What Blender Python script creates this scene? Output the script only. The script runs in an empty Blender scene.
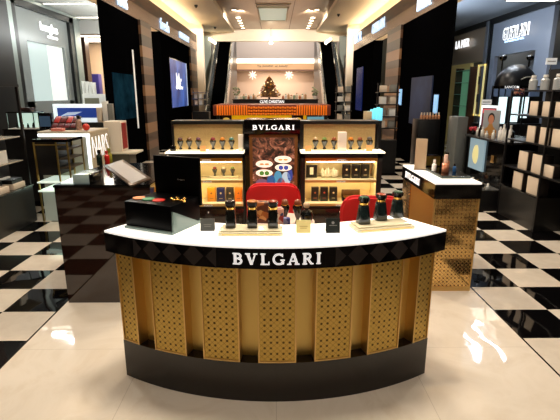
import bpy, bmesh, math, random
from mathutils import Vector, Matrix
random.seed(7)
D = bpy.data; SC = bpy.context.scene; COL = SC.collection
R = math.radians; PI = math.pi

# ------------------------------------------------------------------ camera
EYE = 1.65; FPX = 452.0; PITCH = R(14.5); YAW = math.atan(4.5*math.cos(PITCH)/FPX)
cam_d = D.cameras.new('camera'); cam = D.objects.new('camera', cam_d); COL.objects.link(cam)
cam_d.sensor_fit = 'HORIZONTAL'; cam_d.sensor_width = 36; cam_d.lens = FPX/560*36
cam_d.clip_start = .05; cam_d.clip_end = 200
cam.location = (0, 0, EYE); cam.rotation_euler = (PI/2-PITCH, 0, -YAW)
SC.camera = cam
_c, _s, _cp, _sp = math.cos(PITCH), math.sin(PITCH), math.cos(YAW), math.sin(YAW)
_fw = Vector((_sp*_c, _cp*_c, -_s)); _rt = Vector((_cp, -_sp, 0)); _up = Vector((_sp*_s, _cp*_s, _c))
def _ray(px, py): return _fw + _rt*((px-280)/FPX) - _up*((py-210)/FPX)
def on_y(px, py, y):
    d = _ray(px, py); p = d*(y/d.y); return Vector((p.x, y, p.z+EYE))
def on_x(px, py, x):
    d = _ray(px, py); p = d*(x/d.x); return Vector((x, p.y, p.z+EYE))
def on_z(px, py, z):
    d = _ray(px, py); p = d*((z-EYE)/d.z); return Vector((p.x, p.y, z))

# ------------------------------------------------------------------ materials
def lin(c):
    c = c/255.0
    return c/12.92 if c <= .04045 else ((c+.055)/1.055)**2.4
def rgb(r, g, b): return (lin(r), lin(g), lin(b), 1)
MATS = {}
def mat(name, col, rough=.5, metal=0, emit=None, es=0, coat=0, spec=None, alpha=None, trans=0):
    if name in MATS: return MATS[name]
    m = D.materials.new(name); m.use_nodes = True
    b = m.node_tree.nodes['Principled BSDF']
    b.inputs['Base Color'].default_value = rgb(*col)
    b.inputs['Roughness'].default_value = rough; b.inputs['Metallic'].default_value = metal
    if emit: b.inputs['Emission Color'].default_value = rgb(*emit); b.inputs['Emission Strength'].default_value = es
    if coat: b.inputs['Coat Weight'].default_value = coat; b.inputs['Coat Roughness'].default_value = .03
    if spec is not None: b.inputs['Specular IOR Level'].default_value = spec
    if trans: b.inputs['Transmission Weight'].default_value = trans
    if alpha is not None: b.inputs['Alpha'].default_value = alpha
    MATS[name] = m; return m
class NT:
    """small helper to write node maths"""
    def __init__(s, m): s.t = m.node_tree; s.n = s.t.nodes; s.b = s.n['Principled BSDF']
    def link(s, a, b): s.t.links.new(a, b)
    def put(s, node, i, v):
        if v is None: return
        if isinstance(v, (int, float)): node.inputs[i].default_value = v
        elif isinstance(v, tuple): node.inputs[i].default_value = v
        else: s.link(v, node.inputs[i])
    def m(s, op, a, b=None, c=None):
        n = s.n.new('ShaderNodeMath'); n.operation = op
        s.put(n, 0, a); s.put(n, 1, b); s.put(n, 2, c); return n.outputs[0]
    def mix(s, f, a, b):
        n = s.n.new('ShaderNodeMix'); n.data_type = 'RGBA'
        s.put(n, 0, f); s.put(n, 6, a); s.put(n, 7, b); return n.outputs[2]
    def xyz(s, out):
        n = s.n.new('ShaderNodeSeparateXYZ'); s.link(out, n.inputs[0]); return n.outputs
    def coord(s, which): return s.n.new('ShaderNodeTexCoord').outputs[which]
    def noise(s, vec, scale, detail=4, rough=.5, dist=0):
        n = s.n.new('ShaderNodeTexNoise'); s.link(vec, n.inputs['Vector'])
        n.inputs['Scale'].default_value = scale; n.inputs['Detail'].default_value = detail
        n.inputs['Roughness'].default_value = rough; n.inputs['Distortion'].default_value = dist
        return n.outputs['Fac']
    def ramp(s, f, stops):
        n = s.n.new('ShaderNodeValToRGB'); s.link(f, n.inputs[0]); e = n.color_ramp.elements
        while len(e) < len(stops): e.new(.5)
        for el, (p, c) in zip(e, stops): el.position = p; el.color = c
        return n.outputs[0]
    def bump(s, h, strength, dist=.01):
        n = s.n.new('ShaderNodeBump'); s.link(h, n.inputs['Height'])
        n.inputs['Strength'].default_value = strength; n.inputs['Distance'].default_value = dist
        s.link(n.outputs[0], s.b.inputs['Normal'])

TILE = .4265; PADX = 1.71; PADY = 5.36; ROW0 = 3.23
def floor_material():
    m = mat('polished stone floor', (220, 210, 195), .035); t = NT(m)
    P = t.n.new('ShaderNodeNewGeometry').outputs['Position']; x, y, z = t.xyz(P)
    u = t.m('DIVIDE', t.m('SUBTRACT', x, PADX), TILE); v = t.m('DIVIDE', t.m('SUBTRACT', y, ROW0), TILE)
    par = t.m('FLOORED_MODULO', t.m('ADD', t.m('FLOOR', u), t.m('FLOOR', v)), 2)      # 0 white, 1 black
    vein = t.noise(P, 2.2, 8, .62, 1.2); fine = t.noise(P, 9, 6, .6, .6)
    cream = t.ramp(vein, [(.3, rgb(212, 199, 180)), (.5, rgb(224, 214, 199)), (.7, rgb(216, 205, 188))])
    white = t.ramp(fine, [(.3, rgb(205, 194, 178)), (.7, rgb(216, 206, 191))])
    tile = t.mix(par, white, rgb(9, 8, 9))
    pad = t.m('MULTIPLY', t.m('LESS_THAN', t.m('ABSOLUTE', x), PADX), t.m('LESS_THAN', y, PADY))
    col = t.mix(pad, tile, cream)
    # joints: slab joints on the pad and a thin dark line round it
    jx = t.m('LESS_THAN', t.m('ABSOLUTE', t.m('SUBTRACT', t.m('FLOORED_MODULO', t.m('ADD', x, .427), .855), .4275)), .0016)
    jy = t.m('LESS_THAN', t.m('ABSOLUTE', t.m('SUBTRACT', t.m('FLOORED_MODULO', t.m('ADD', y, .3), .855), .4275)), .0016)
    j = t.m('MULTIPLY', t.m('MULTIPLY', t.m('MAXIMUM', jx, jy), pad), .35)
    col = t.mix(j, col, rgb(120, 100, 78))
    e = t.m('LESS_THAN', t.m('ABSOLUTE', t.m('SUBTRACT', t.m('ABSOLUTE', x), PADX)), .007)
    col = t.mix(t.m('MULTIPLY', e, t.m('LESS_THAN', y, PADY)), col, rgb(34, 26, 22))
    t.link(col, t.b.inputs['Base Color'])
    t.bump(t.noise(P, 3.2, 1, .4), .12, .03)
    return m
def lattice_material(name, rough, base, hole):
    m = mat(name, (150, 110, 50), rough, 1); t = NT(m)
    u, v, _ = t.xyz(t.coord('UV'))
    fu = t.m('SUBTRACT', t.m('FRACT', t.m('DIVIDE', u, .0335)), .5); fv = t.m('SUBTRACT', t.m('FRACT', t.m('DIVIDE', v, .0335)), .5)
    au, av = t.m('ABSOLUTE', fu), t.m('ABSOLUTE', fv)
    r = t.m('SQRT', t.m('ADD', t.m('MULTIPLY', fu, fu), t.m('MULTIPLY', fv, fv)))
    dot = t.m('LESS_THAN', r, .21)
    diag = t.m('MULTIPLY', t.m('LESS_THAN', t.m('ABSOLUTE', t.m('SUBTRACT', au, av)), .07), t.m('MULTIPLY', t.m('GREATER_THAN', r, .30), .45))
    h = t.m('MAXIMUM', dot, diag)
    iu = t.m('FLOORED_MODULO', t.m('FLOOR', t.m('DIVIDE', u, .0335)), 4); iv = t.m('FLOORED_MODULO', t.m('FLOOR', t.m('DIVIDE', v, .0335)), 4)
    ros = t.m('MULTIPLY', t.m('MULTIPLY', t.m('COMPARE', iu, t.m('FLOORED_MODULO', t.m('ADD', iv, 2), 4), .1), t.m('COMPARE', t.m('FLOORED_MODULO', iv, 2), 0, .1)), dot)
    h = t.m('MULTIPLY', h, t.m('SUBTRACT', 1, t.m('MULTIPLY', ros, .7)))
    col = t.mix(h, rgb(*base), rgb(*hole)); t.link(col, t.b.inputs['Base Color'])
    t.link(t.m('SUBTRACT', 1, t.m('MULTIPLY', h, .8)), t.b.inputs['Metallic'])
    t.link(t.m('ADD', rough, t.m('MULTIPLY', h, .4)), t.b.inputs['Roughness'])
    t.bump(t.m('SUBTRACT', 1, h), .5, .002)
    return m
def noise_material(name, c1, c2, scale, rough=.5, metal=0, stretch=(1, 1, 1), emit=0, coat=0):
    m = mat(name, c1, rough, metal, coat=coat); t = NT(m)
    mp = t.n.new('ShaderNodeMapping'); t.link(t.coord('Object'), mp.inputs[0]); mp.inputs['Scale'].default_value = stretch
    col = t.ramp(t.noise(mp.outputs[0], scale, 5, .6), [(.32, rgb(*c1)), (.68, rgb(*c2))])
    t.link(col, t.b.inputs['Base Color'])
    if emit: t.link(col, t.b.inputs['Emission Color']); t.b.inputs['Emission Strength'].default_value = emit
    return m
def stripes_material(name, stops, period, axis=2, rough=.25, emit=0):
    """hard bands along one axis (object space)"""
    m = mat(name, stops[0][1], rough); t = NT(m)
    q = t.xyz(t.coord('Object'))[axis]
    n = t.n.new('ShaderNodeValToRGB'); n.color_ramp.interpolation = 'CONSTANT'
    t.link(t.m('FRACT', t.m('DIVIDE', q, period)), n.inputs[0]); e = n.color_ramp.elements
    while len(e) < len(stops): e.new(.5)
    for el, (p, c) in zip(e, stops): el.position = p; el.color = rgb(*c)
    t.link(n.outputs[0], t.b.inputs['Base Color'])
    return m
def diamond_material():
    m = mat('black lacquer with painted diamond sheen', (6, 5, 5), .12, spec=.08); t = NT(m)
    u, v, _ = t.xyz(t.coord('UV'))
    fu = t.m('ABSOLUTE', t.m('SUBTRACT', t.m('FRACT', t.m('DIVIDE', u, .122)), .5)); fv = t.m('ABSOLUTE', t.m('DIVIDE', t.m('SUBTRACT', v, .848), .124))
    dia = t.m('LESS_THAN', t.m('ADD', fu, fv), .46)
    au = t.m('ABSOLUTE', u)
    zone = t.m('MULTIPLY', t.m('GREATER_THAN', au, .305), t.m('LESS_THAN', au, .793))  # inlay catches light only on these stretches; that sheen is put into the colour
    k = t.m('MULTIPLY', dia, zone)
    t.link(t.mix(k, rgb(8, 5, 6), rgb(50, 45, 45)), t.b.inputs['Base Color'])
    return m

FLOOR = floor_material()
LATTICE = lattice_material('gold pierced lattice', .36, (194, 162, 86), (96, 72, 30))
LATTICE_SHINY = lattice_material('polished gold pierced lattice', .10, (214, 176, 112), (116, 84, 46))
GOLD = mat('brushed gold', (190, 138, 60), .36, 1)
GOLD_EDGE = mat('pale gold edge', (214, 178, 114), .36, .85)
GOLD_SATIN = mat('satin gold sheet', (218, 188, 112), .42, .7)
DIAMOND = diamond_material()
BLACK = mat('black gloss', (7, 6, 6), .08)
BLACK_SOFT = mat('black satin', (13, 12, 13), .35)
BLACK_MATT = mat('black matt', (10, 9, 10), .75)
PLINTH = mat('dark bronze gloss', (30, 23, 19), .12)
WORKTOP = mat('backlit white glass', (250, 248, 242), .15, emit=(255, 250, 240), es=.75)
LED = mat('led strip', (255, 250, 240), .4, emit=(255, 244, 226), es=6)
LED_COOL = mat('cool led strip', (255, 255, 255), .4, emit=(240, 250, 255), es=1.7)
SIGNWHITE = mat('lit white letters', (255, 255, 255), .4, emit=(255, 255, 255), es=1.1)
SIGNBLUE = mat('lit blue white letters', (225, 240, 255), .4, emit=(190, 222, 255), es=1.1)
LETTER = mat('white enamel letters', (250, 250, 250), .35, emit=(255, 255, 255), es=.5)
INKGREY = mat('grey ink', (150, 148, 145), .6)
INKDARK = mat('dark ink', (60, 45, 35), .6)
CREAM = mat('cream plaster', (238, 222, 198), .7)
CREAM_LIT = mat('cream board', (236, 226, 206), .6)
WHITE = mat('white lacquer', (240, 238, 232), .3)
WHITEBOX = mat('cream carton', (226, 208, 186), .6)
STEEL = mat('brushed steel', (190, 195, 196), .25, 1)
GLASSY = mat('clear glass', (225, 240, 236), .03, alpha=.22)
GREYGLASS = mat('grey green acrylic', (130, 150, 146), .12)
RED = mat('red velvet', (214, 16, 22), .7)
CHROME = mat('chrome', (215, 215, 215), .12, 1)
AMBER = mat('orange carton', (226, 150, 40), .45)
ORANGE = mat('orange glaze', (228, 120, 30), .4)
NAVY = mat('navy carton', (30, 38, 92), .4)
CHAR = mat('charcoal carton', (50, 46, 42), .45)
BOTTLE = mat('black bottle glass', (14, 18, 17), .1, coat=.6)
BOTTLE_TEAL = mat('dark teal bottle glass', (24, 36, 36), .14, coat=.6)
COLLAR = mat('gold collar', (236, 186, 96), .16, 1)
TRAY = mat('marbled ivory acrylic', (232, 222, 190), .15)
NICHE = mat('ivory niche panel', (240, 224, 182), .5)
BACKGOLD = noise_material('woven gold wallcovering', (178, 148, 96), (206, 178, 124), 60, .45, .35, (1, 1, 6))
WOODDARK = mat('dark brown lacquer', (34, 22, 17), .1)
MAHOG = noise_material('dark mahogany veneer', (44, 24, 16), (60, 34, 22), 8, .3, 0, (1, 1, 12))

# ------------------------------------------------------------------ mesh helpers
class MB:
    def __init__(s): s.bm = bmesh.new(); s.uv = None
    def box(s, x0, x1, y0, y1, z0, z1, bev=0, mx=None, seg=2):
        r = bmesh.ops.create_cube(s.bm, size=1)['verts']
        for v in r:
            v.co = Vector(((x0+x1)/2+v.co.x*(x1-x0), (y0+y1)/2+v.co.y*(y1-y0), (z0+z1)/2+v.co.z*(z1-z0)))
        if bev:
            es = list({e for v in r for e in v.link_edges})
            o = bmesh.ops.bevel(s.bm, geom=es, offset=bev, segments=seg, profile=.5, affect='EDGES')
            r = list({v for f in o['faces'] for v in f.verts} | {v for v in r if v.is_valid})
        if mx is not None: bmesh.ops.transform(s.bm, matrix=mx, verts=[v for v in r if v.is_valid])
        return s
    def lathe(s, prof, c=(0, 0, 0), seg=16, mx=None, sq=None):
        rings = []
        for r, z in prof:
            ring = []
            for i in range(seg):
                a = 2*PI*(i+.5)/seg; k = 1
                if sq: k = 1/(abs(math.cos(a))**sq+abs(math.sin(a))**sq)**(1/sq)
                p = Vector((r*k*math.cos(a), r*k*math.sin(a), z))
                if mx is not None: p = mx @ p
                ring.append(s.bm.verts.new(p+Vector(c)))
            rings.append(ring)
        for a, b in zip(rings, rings[1:]):
            for i in range(seg): s.bm.faces.new((a[i], a[(i+1) % seg], b[(i+1) % seg], b[i]))
        s.bm.faces.new(list(reversed(rings[0]))); s.bm.faces.new(rings[-1]); return s
    def cyl(s, c, r, h, seg=16, r2=None, mx=None): return s.lathe([(r, 0), (r if r2 is None else r2, h)], c, seg, mx)
    def ball(s, c, rx, ry=None, rz=None, seg=14):
        ry = rx if ry is None else ry; rz = rx if rz is None else rz
        r = bmesh.ops.create_uvsphere(s.bm, u_segments=seg, v_segments=max(6, seg*2//3), radius=1)['verts']
        for v in r: v.co = Vector((c[0]+v.co.x*rx, c[1]+v.co.y*ry, c[2]+v.co.z*rz))
        return s
    def tube(s, pts, r, seg=8):
        pts = [Vector(p) for p in pts]; rings = []
        for i, p in enumerate(pts):
            d = (pts[min(i+1, len(pts)-1)]-pts[max(i-1, 0)]).normalized()
            a = d.cross(Vector((0, 0, 1)) if abs(d.z) < .9 else Vector((1, 0, 0))).normalized(); b = d.cross(a)
            rings.append([s.bm.verts.new(p+(a*math.cos(2*PI*k/seg)+b*math.sin(2*PI*k/seg))*r) for k in range(seg)])
        for A, B in zip(rings, rings[1:]):
            for i in range(seg): s.bm.faces.new((A[i], A[(i+1) % seg], B[(i+1) % seg], B[i]))
        s.bm.faces.new(list(reversed(rings[0]))); s.bm.faces.new(rings[-1]); return s
    def prism(s, poly, f, d0, d1):
        """polygon (u,v) extruded between depths d0,d1; f(u,v,d)->point"""
        A = [s.bm.verts.new(f(u, v, d0)) for u, v in poly]; B = [s.bm.verts.new(f(u, v, d1)) for u, v in poly]
        n = len(poly); s.bm.faces.new(A); s.bm.faces.new(list(reversed(B)))
        for i in range(n): s.bm.faces.new((A[(i+1) % n], A[i], B[i], B[(i+1) % n]))
        return s
    def sector(s, r0, r1, a0, a1, z0, z1, cy, n=24):
        """curved block: part of a ring about (0,cy), angle measured from the -y direction"""
        P = lambda r, a, z: s.bm.verts.new((r*math.sin(a), cy-r*math.cos(a), z))
        rows = []
        for i in range(n+1):
            a = a0+(a1-a0)*i/n
            rows.append((P(r1, a, z0), P(r1, a, z1), P(r0, a, z1), P(r0, a, z0)))
        for p, q in zip(rows, rows[1:]):
            for k in range(4): s.bm.faces.new((p[k], q[k], q[(k+1) % 4], p[(k+1) % 4]))
        s.bm.faces.new(rows[0]); s.bm.faces.new(list(reversed(rows[-1]))); return s
    def obj(s, name, m, parent=None, uv=None, angle=38):
        bmesh.ops.recalc_face_normals(s.bm, faces=s.bm.faces)
        if uv:
            L = s.bm.loops.layers.uv.new('UVMap')
            for f in s.bm.faces:
                for l in f.loops: l[L].uv = uv(l.vert.co)
        me = D.meshes.new(name); s.bm.to_mesh(me); s.bm.free()
        me.polygons.foreach_set('use_smooth', [True]*len(me.polygons)); me.set_sharp_from_angle(angle=R(angle))
        me.materials.append(m); o = D.objects.new(name, me); COL.objects.link(o)
        if parent: o.parent = parent
        return o
def B(x0, x1, y0, y1, z0, z1, bev=0, mx=None): return MB().box(x0, x1, y0, y1, z0, z1, bev, mx)
def thing(name, label, cat, loc=(0, 0, 0), rz=0, group=None):
    o = D.objects.new(name, None); o.empty_display_size = .05; COL.objects.link(o)
    o.location = loc; o.rotation_euler = (0, 0, rz); return tag(o, label, cat, group)
def tag(o, label, cat, group=None):
    o['label'] = label; o['category'] = cat
    if group: o['group'] = group
    return o
def struct(o): o['kind'] = 'structure'; return o
def lab(o, t): o['label'] = t; return o
def put(o, loc, rz=0): o.location = loc; o.rotation_euler = (0, 0, rz); return o
def dup(root, loc, rz=0, label=None, group=None, swap=None):
    """copy of a thing with copies of its parts and sub-parts; swap = {part name: material}"""
    r = root.copy(); COL.objects.link(r); r.location = loc; r.rotation_euler = (0, 0, rz)
    if label: r['label'] = label
    if group: r['group'] = group
    def kids(a, b):
        for ch in list(a.children):
            c = ch.copy(); COL.objects.link(c); c.parent = b; kids(ch, c)
            n = ch.name.split('.')[0]
            if swap and n in swap: recolour(c, swap[n])
    kids(root, r); return r
def recolour(o, m): o.data = o.data.copy(); o.data.materials[0] = m; return o
FRONT, LEFTW, RIGHTW = (PI/2, 0, 0), (PI/2, 0, PI/2), (PI/2, 0, -PI/2)
def text(name, s, h, loc, rot, m, parent=None, width=None, depth=.006, bold=.012):
    c = D.curves.new('t', 'FONT'); c.body = s; c.size = 1; c.align_x = 'CENTER'; c.align_y = 'CENTER'
    c.extrude = depth/2; c.offset = bold*.6; c.resolution_u = 3
    t = D.objects.new('t', c); COL.objects.link(t); bpy.context.view_layer.update()
    me = D.meshes.new_from_object(t.evaluated_get(bpy.context.evaluated_depsgraph_get()))
    D.objects.remove(t); D.curves.remove(c)
    xs = [v.co.x for v in me.vertices]; ys = [v.co.y for v in me.vertices]
    cx, cy = (max(xs)+min(xs))/2, (max(ys)+min(ys))/2; k = h/(max(ys)-min(ys)); kx = (width/(max(xs)-min(xs))) if width else k
    for v in me.vertices: v.co.x = (v.co.x-cx)*kx; v.co.y = (v.co.y-cy)*k
    me.materials.clear(); me.materials.append(m)
    o = D.objects.new(name, me); COL.objects.link(o); o.location = loc; o.rotation_euler = rot
    if parent: o.parent = parent
    return o

# serif capitals for the counter signs: strokes as (width, [points]); unit height
def _arc(cx, cy, rx, ry, a0, a1, n=9): return [(cx+rx*math.cos(R(a0+(a1-a0)*i/n)), cy+ry*math.sin(R(a0+(a1-a0)*i/n))) for i in range(n+1)]
T, t_ = .19, .085
GLYPH = {
 'B': (.74, [(T, [(.2, 0), (.2, 1)]), (t_, [(.03, .045), (.42, .045)]), (t_, [(.03, .955), (.4, .955)]), (t_, [(.2, .52), (.42, .52)]),
             (.14, _arc(.38, .735, .2, .2, 90, -90)), (.15, _arc(.4, .285, .23, .235, 90, -90))]),
 'V': (.86, [(T, [(.17, 1), (.44, .02)]), (.11, [(.70, 1), (.45, .02)]), (t_, [(.0, .96), (.34, .96)]), (t_, [(.56, .96), (.85, .96)])]),
 'L': (.68, [(T, [(.2, 0), (.2, 1)]), (t_, [(.03, .955), (.38, .955)]), (t_, [(.03, .045), (.62, .045)]), (.08, [(.61, .0), (.61, .28)])]),
 'G': (.86, [(.15, _arc(.45, .5, .36, .44, 48, 328, 18)), (T*.9, [(.72, .06), (.72, .44)]), (t_, [(.55, .43), (.86, .43)]), (.07, [(.70, .72), (.70, .98)])]),
 'A': (.86, [(.11, [(.14, 0), (.42, 1)]), (T, [(.69, 0), (.43, 1)]), (t_, [(.22, .32), (.6, .32)]), (t_, [(.0, .04), (.3, .04)]), (t_, [(.52, .04), (.86, .04)])]),
 'R': (.80, [(T, [(.2, 0), (.2, 1)]), (t_, [(.03, .045), (.36, .045)]), (t_, [(.03, .955), (.4, .955)]), (t_, [(.2, .5), (.42, .5)]),
             (.14, _arc(.38, .725, .2, .21, 90, -90)), (.16, [(.4, .5), (.66, .03)]), (t_, [(.58, .04), (.80, .04)])]),
 'I': (.40, [(T, [(.2, 0), (.2, 1)]), (t_, [(.04, .045), (.36, .045)]), (t_, [(.04, .955), (.36, .955)])]),
}
def serif_word(word, h, width, f, depth):
    """mesh of a serif word, height h, total width; f(u,v,d)->point with u centred on 0"""
    mb = MB(); gap = .16
    tot = sum(GLYPH[c][0] for c in word)+gap*(len(word)-1); k = width/tot; u0 = -width/2
    for c in word:
        w, strokes = GLYPH[c]
        for sw, pts in strokes:
            for (a, b), (c2, d) in zip(pts, pts[1:]):
                n = Vector((-(d-b), c2-a))
                if n.length == 0: continue
                n = n.normalized()*sw/2; e = Vector((c2-a, d-b)).normalized()*(.012 if len(pts) > 2 else 0)
                q = [(a-e.x+n.x, b-e.y+n.y), (c2+e.x+n.x, d+e.y+n.y), (c2+e.x-n.x, d+e.y-n.y), (a-e.x-n.x, b-e.y-n.y)]
                mb.prism([(u0+x*k, min(1, max(0, y))*h) for x, y in q], f, 0, depth)
        u0 += (w+gap)*k
    return mb

# ------------------------------------------------------------------ lights
def area(name, loc, size, power, col=(1, .86, .68), rot=(0, 0, 0), sy=None, spread=180):
    l = D.lights.new(name, 'AREA'); l.energy = power; l.color = col; l.size = size
    if sy: l.shape = 'RECTANGLE'; l.size_y = sy
    else: l.shape = 'DISK'
    l.spread = R(spread)
    o = D.objects.new(name, l); COL.objects.link(o); o.location = loc; o.rotation_euler = rot; return o
def spot(name, loc, target, power, angle=50, col=(1, .86, .68), r=.05, blend=.6):
    l = D.lights.new(name, 'SPOT'); l.energy = power; l.color = col; l.spot_size = R(angle); l.spot_blend = blend; l.shadow_soft_size = r
    o = D.objects.new(name, l); COL.objects.link(o); o.location = loc
    o.rotation_euler = (Vector(target)-Vector(loc)).to_track_quat('-Z', 'Y').to_euler(); return o

# ================================================================== THE SETTING
FX = 3.26; CEIL = 4.42; FAR = 22.5; INN = 1.92
struct(B(-9, 9, -4, 33, -.12, 0).obj('floor', FLOOR))
BROWNCEIL = noise_material('bronze metallic ceiling panel', (150, 124, 98), (166, 138, 110), 1.2, .3, .3, (1, .25, 1))
CREAMCEIL = mat('cream ceiling', (236, 220, 192), .75); WHITECEIL = mat('white ceiling', (222, 222, 218), .8); GREYCEIL = mat('cool grey ceiling', (170, 182, 196), .8)
struct(B(-INN, INN, -4, FAR, CEIL+.12, CEIL+.2).obj('ceiling_centre', BROWNCEIL))
# joints between the bronze panels
for i, x in enumerate((-.64, .64)): struct(B(x-.012, x+.012, -4, FAR, CEIL+.112, CEIL+.12).obj('trim_%d' % (i+1), mat('bronze joint', (96, 74, 54), .5)))
for sgn, nm in ((-1, 'left'), (1, 'right')):
    a, b = sorted((sgn*INN, sgn*4.2))
    struct(B(a, b, -4, FAR, CEIL-.02, CEIL+.2).obj('ceiling_'+nm, CREAMCEIL))
struct(B(-9, -3.54, -4, 17, 3.72, 3.8).obj('ceiling_left_store', WHITECEIL)); struct(B(3.54, 9, -4, 17, 3.72, 3.8).obj('ceiling_right_store', GREYCEIL))
struct(B(-4.2, 4.2, FAR, FAR+.25, 4.0, 5.2).obj('wall_bulkhead', CREAM))
FASCIA_LOW = mat('bronze mirror fascia', (112, 86, 66), .25, .6); FASCIA_TOP = noise_material('dark brown mirror fascia', (34, 20, 15), (74, 46, 34), 2.5, .35, .1, (1, .5, 3)); FASCIA_TOP.node_tree.nodes['Principled BSDF'].inputs['Specular IOR Level'].default_value = .1
BAND = stripes_material('banded bronze and brown stone', [(0, (36, 24, 17)), (.28, (104, 74, 50)), (.5, (54, 36, 26)), (.72, (150, 112, 78))], .92, 2, .3)
FN = 8.05; FE = 19.9
for sgn, nm in ((-1, 'left'), (1, 'right')):
    X = sgn*FX; a, b = sorted((X, X+sgn*.04))
    struct(B(a, b, FN, FE, 3.34, 3.66).obj('wall_%s_fascia' % nm, FASCIA_LOW))
    struct(B(a, b, FN, FE, 3.66, 3.98).obj('wall_%s_fascia_upper' % nm, FASCIA_TOP))
    # cove light that washes the cream ceiling
    c, d = sorted((X+sgn*.06, X+sgn*.22)); struct(B(c, d, FN, FE, 3.88, 3.92).obj('trim_cove_%s' % nm, mat('warm cove led', (255, 240, 210), .5, emit=(255, 232, 196), es=13)))
    c, d = sorted((X+sgn*.25, X+sgn*.28)); struct(B(c, d, -4, FE, 3.34, CEIL).obj('wall_%s_cove' % nm, CREAM))
def pY(px, X, z=2.0):       # where a picture column meets a wall plane
    y = 210
    for _ in range(6):
        p = on_x(px, y, X); y -= (z-p.z)*430/p.y
    return p.y
# left facade, from near to far
def facade(X, px0, px1, name, m, z1=3.34, deep=.3, z0=0, out=0):
    y0, y1 = sorted((pY(px0, X), pY(px1, X))); s = 1 if X > 0 else -1
    a, b = sorted((X-s*out, X+s*deep)); return struct(B(a, b, y0, y1, z0, z1).obj(name, m))
FACADE = mat('black glass cladding', (5, 5, 6), .25, spec=0)
facade(-FX, 105, 142, 'wall_left', FACADE, deep=.03)
facade(-FX, 142, 152, 'trim_pillar_left', BAND, out=.06)
facade(-FX, 163, 191, 'wall_left_far', FACADE)
facade(-FX, 190.5, 196.5, 'trim_pillar_left_far', BAND, out=.06)
struct(B(-4.6, -3.0, FE, FE+.3, 0, 4.42).obj('wall_end_left', CREAM)); struct(B(3.0, 4.6, FE, FE+.3, 0, 4.42).obj('wall_end_right', CREAM))
facade(FX, 400, 449.5, 'wall_right', FACADE, deep=.03)
facade(FX, 387, 400, 'trim_pillar_right', BAND, out=.06)
facade(FX, 350, 372, 'wall_right_far', FACADE); facade(FX, 343.5, 350, 'trim_pillar_right_far', BAND, out=.06)
# what lies behind the shop openings
struct(B(4.2, 4.3, 13, 16.9, 0, 3.72).obj('wall_right_shop', BLACK_SOFT))
struct(B(-9.1, -9, -4, 18, 0, 3.72).obj('wall_left_outer', mat('taupe wall', (120, 104, 88), .7))); struct(B(9, 9.1, -4, 18, 0, 3.72).obj('wall_right_outer', mat('dim wall', (86, 80, 74), .7)))
struct(B(-9, 9, -4.1, -4, 0, 4.54).obj('wall_behind', mat('warm dim wall', (92, 76, 60), .7)))
struct(B(-9, -3.54, 16.9, 17, 0, 3.72).obj('wall_left_back', mat('warm shop wall', (214, 184, 150), .6))); struct(B(3.54, 9, 16.9, 17, 0, 3.72).obj('wall_right_back', mat('olive shop wall', (120, 104, 70), .6)))
# the far atrium
AY = 27.0
PINK = mat('blush wall', (238, 206, 182), .7)
def band(px0, px1, y0, y1, Y, name, m, t=.2):
    a = on_y(px0, y1, Y); b = on_y(px1, y0, Y); return B(a.x, b.x, Y, Y+t, a.z, b.z).obj(name, m)
struct(band(170, 380, -40, 58.5, AY, 'wall_back_upper', mat('pale grey upper wall', (206, 192, 184), .8)))
struct(band(200, 350, 58.5, 63.2, AY+.05, 'trim_lightbox_strip', mat('wide warm light strip', (255, 246, 230), .4, emit=(255, 236, 205), es=2.4)))
struct(band(200, 350, 63.2, 69.5, AY-.05, 'trim_sign_band', mat('tan sign band', (216, 172, 128), .6)))
struct(band(200, 350, 69.5, 70.7, AY-.1, 'trim_shop_lintel', mat('brown lintel', (120, 76, 56), .5)))
struct(band(170, 380, 60, 125, AY+3.2, 'wall_back', PINK))
struct(B(-7, 7, AY, AY+3.4, 3.0, 3.1).obj('ceiling_far_shop', CREAM))
struct(B(-7, 7, FAR, AY+4, 7.2, 7.3).obj('ceiling_atrium', WHITECEIL))
GREYGREEN = mat('grey green glass cladding', (142, 150, 142), .2)
struct(B(-6, -2.98, FAR-.3, FAR-.1, 0, 4.2).obj('wall_atrium_left', GREYGREEN)); struct(B(2.98, 6, FAR-.3, FAR-.1, 0, 4.2).obj('wall_atrium_right', GREYGREEN))

# the shop on the left: big glazed front with a pale lit screen
SX = -5.6
def wallbox(X, px0, px1, y0, y1, name, m, t=.1, out=0, parent=None):
    """box on a wall plane x=X covering a picture span; py read at the middle column"""
    pm = (px0+px1)/2; Y0, Y1 = sorted((on_x(px0, (y0+y1)/2, X).y, on_x(px1, (y0+y1)/2, X).y))
    za, zb = on_x(pm, y1, X).z, on_x(pm, y0, X).z; s = 1 if X > 0 else -1
    a, b = sorted((X-s*out, X-s*out+s*t)); return B(a, b, Y0, Y1, za, zb).obj(name, m, parent)
GREYPANEL = mat('grey shopfront panel', (128, 132, 130), .25); ALU = mat('aluminium profile', (150, 158, 154), .35, .8)
DARKFRAME = mat('black profile', (14, 15, 15), .3)
y_near, y_far = pY(17, SX, 3.0), pY(67.5, SX, 3.0); zt = 3.62
fr = MB().box(SX-.1, SX+.08, y_near-.30, y_near-.12, 0, zt).box(SX-.1, SX+.08, y_far+.05, y_far+.28, 0, zt).box(SX-.1, SX+.08, y_near-.30, y_far+.28, zt-.14, zt)
struct(fr.obj('window_frame_left', DARKFRAME))
fr = MB().box(SX-.1, SX+.1, y_near-.46, y_near-.30, 0, zt+.1).box(SX-.1, SX+.1, y_far+.28, y_far+.46, 0, zt).box(SX-.1, SX+.1, y_near-.46, y_far+.75, zt, zt+.07).box(SX-.1, SX+.06, y_far+.46, y_far+.75, 0, zt)
struct(fr.obj('trim_shopfront_left', ALU))
struct(B(SX-.1, SX+.1, y_near-1.6, y_near-.46, 0, 3.72).obj('wall_left_near', BLACK_SOFT))
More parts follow.
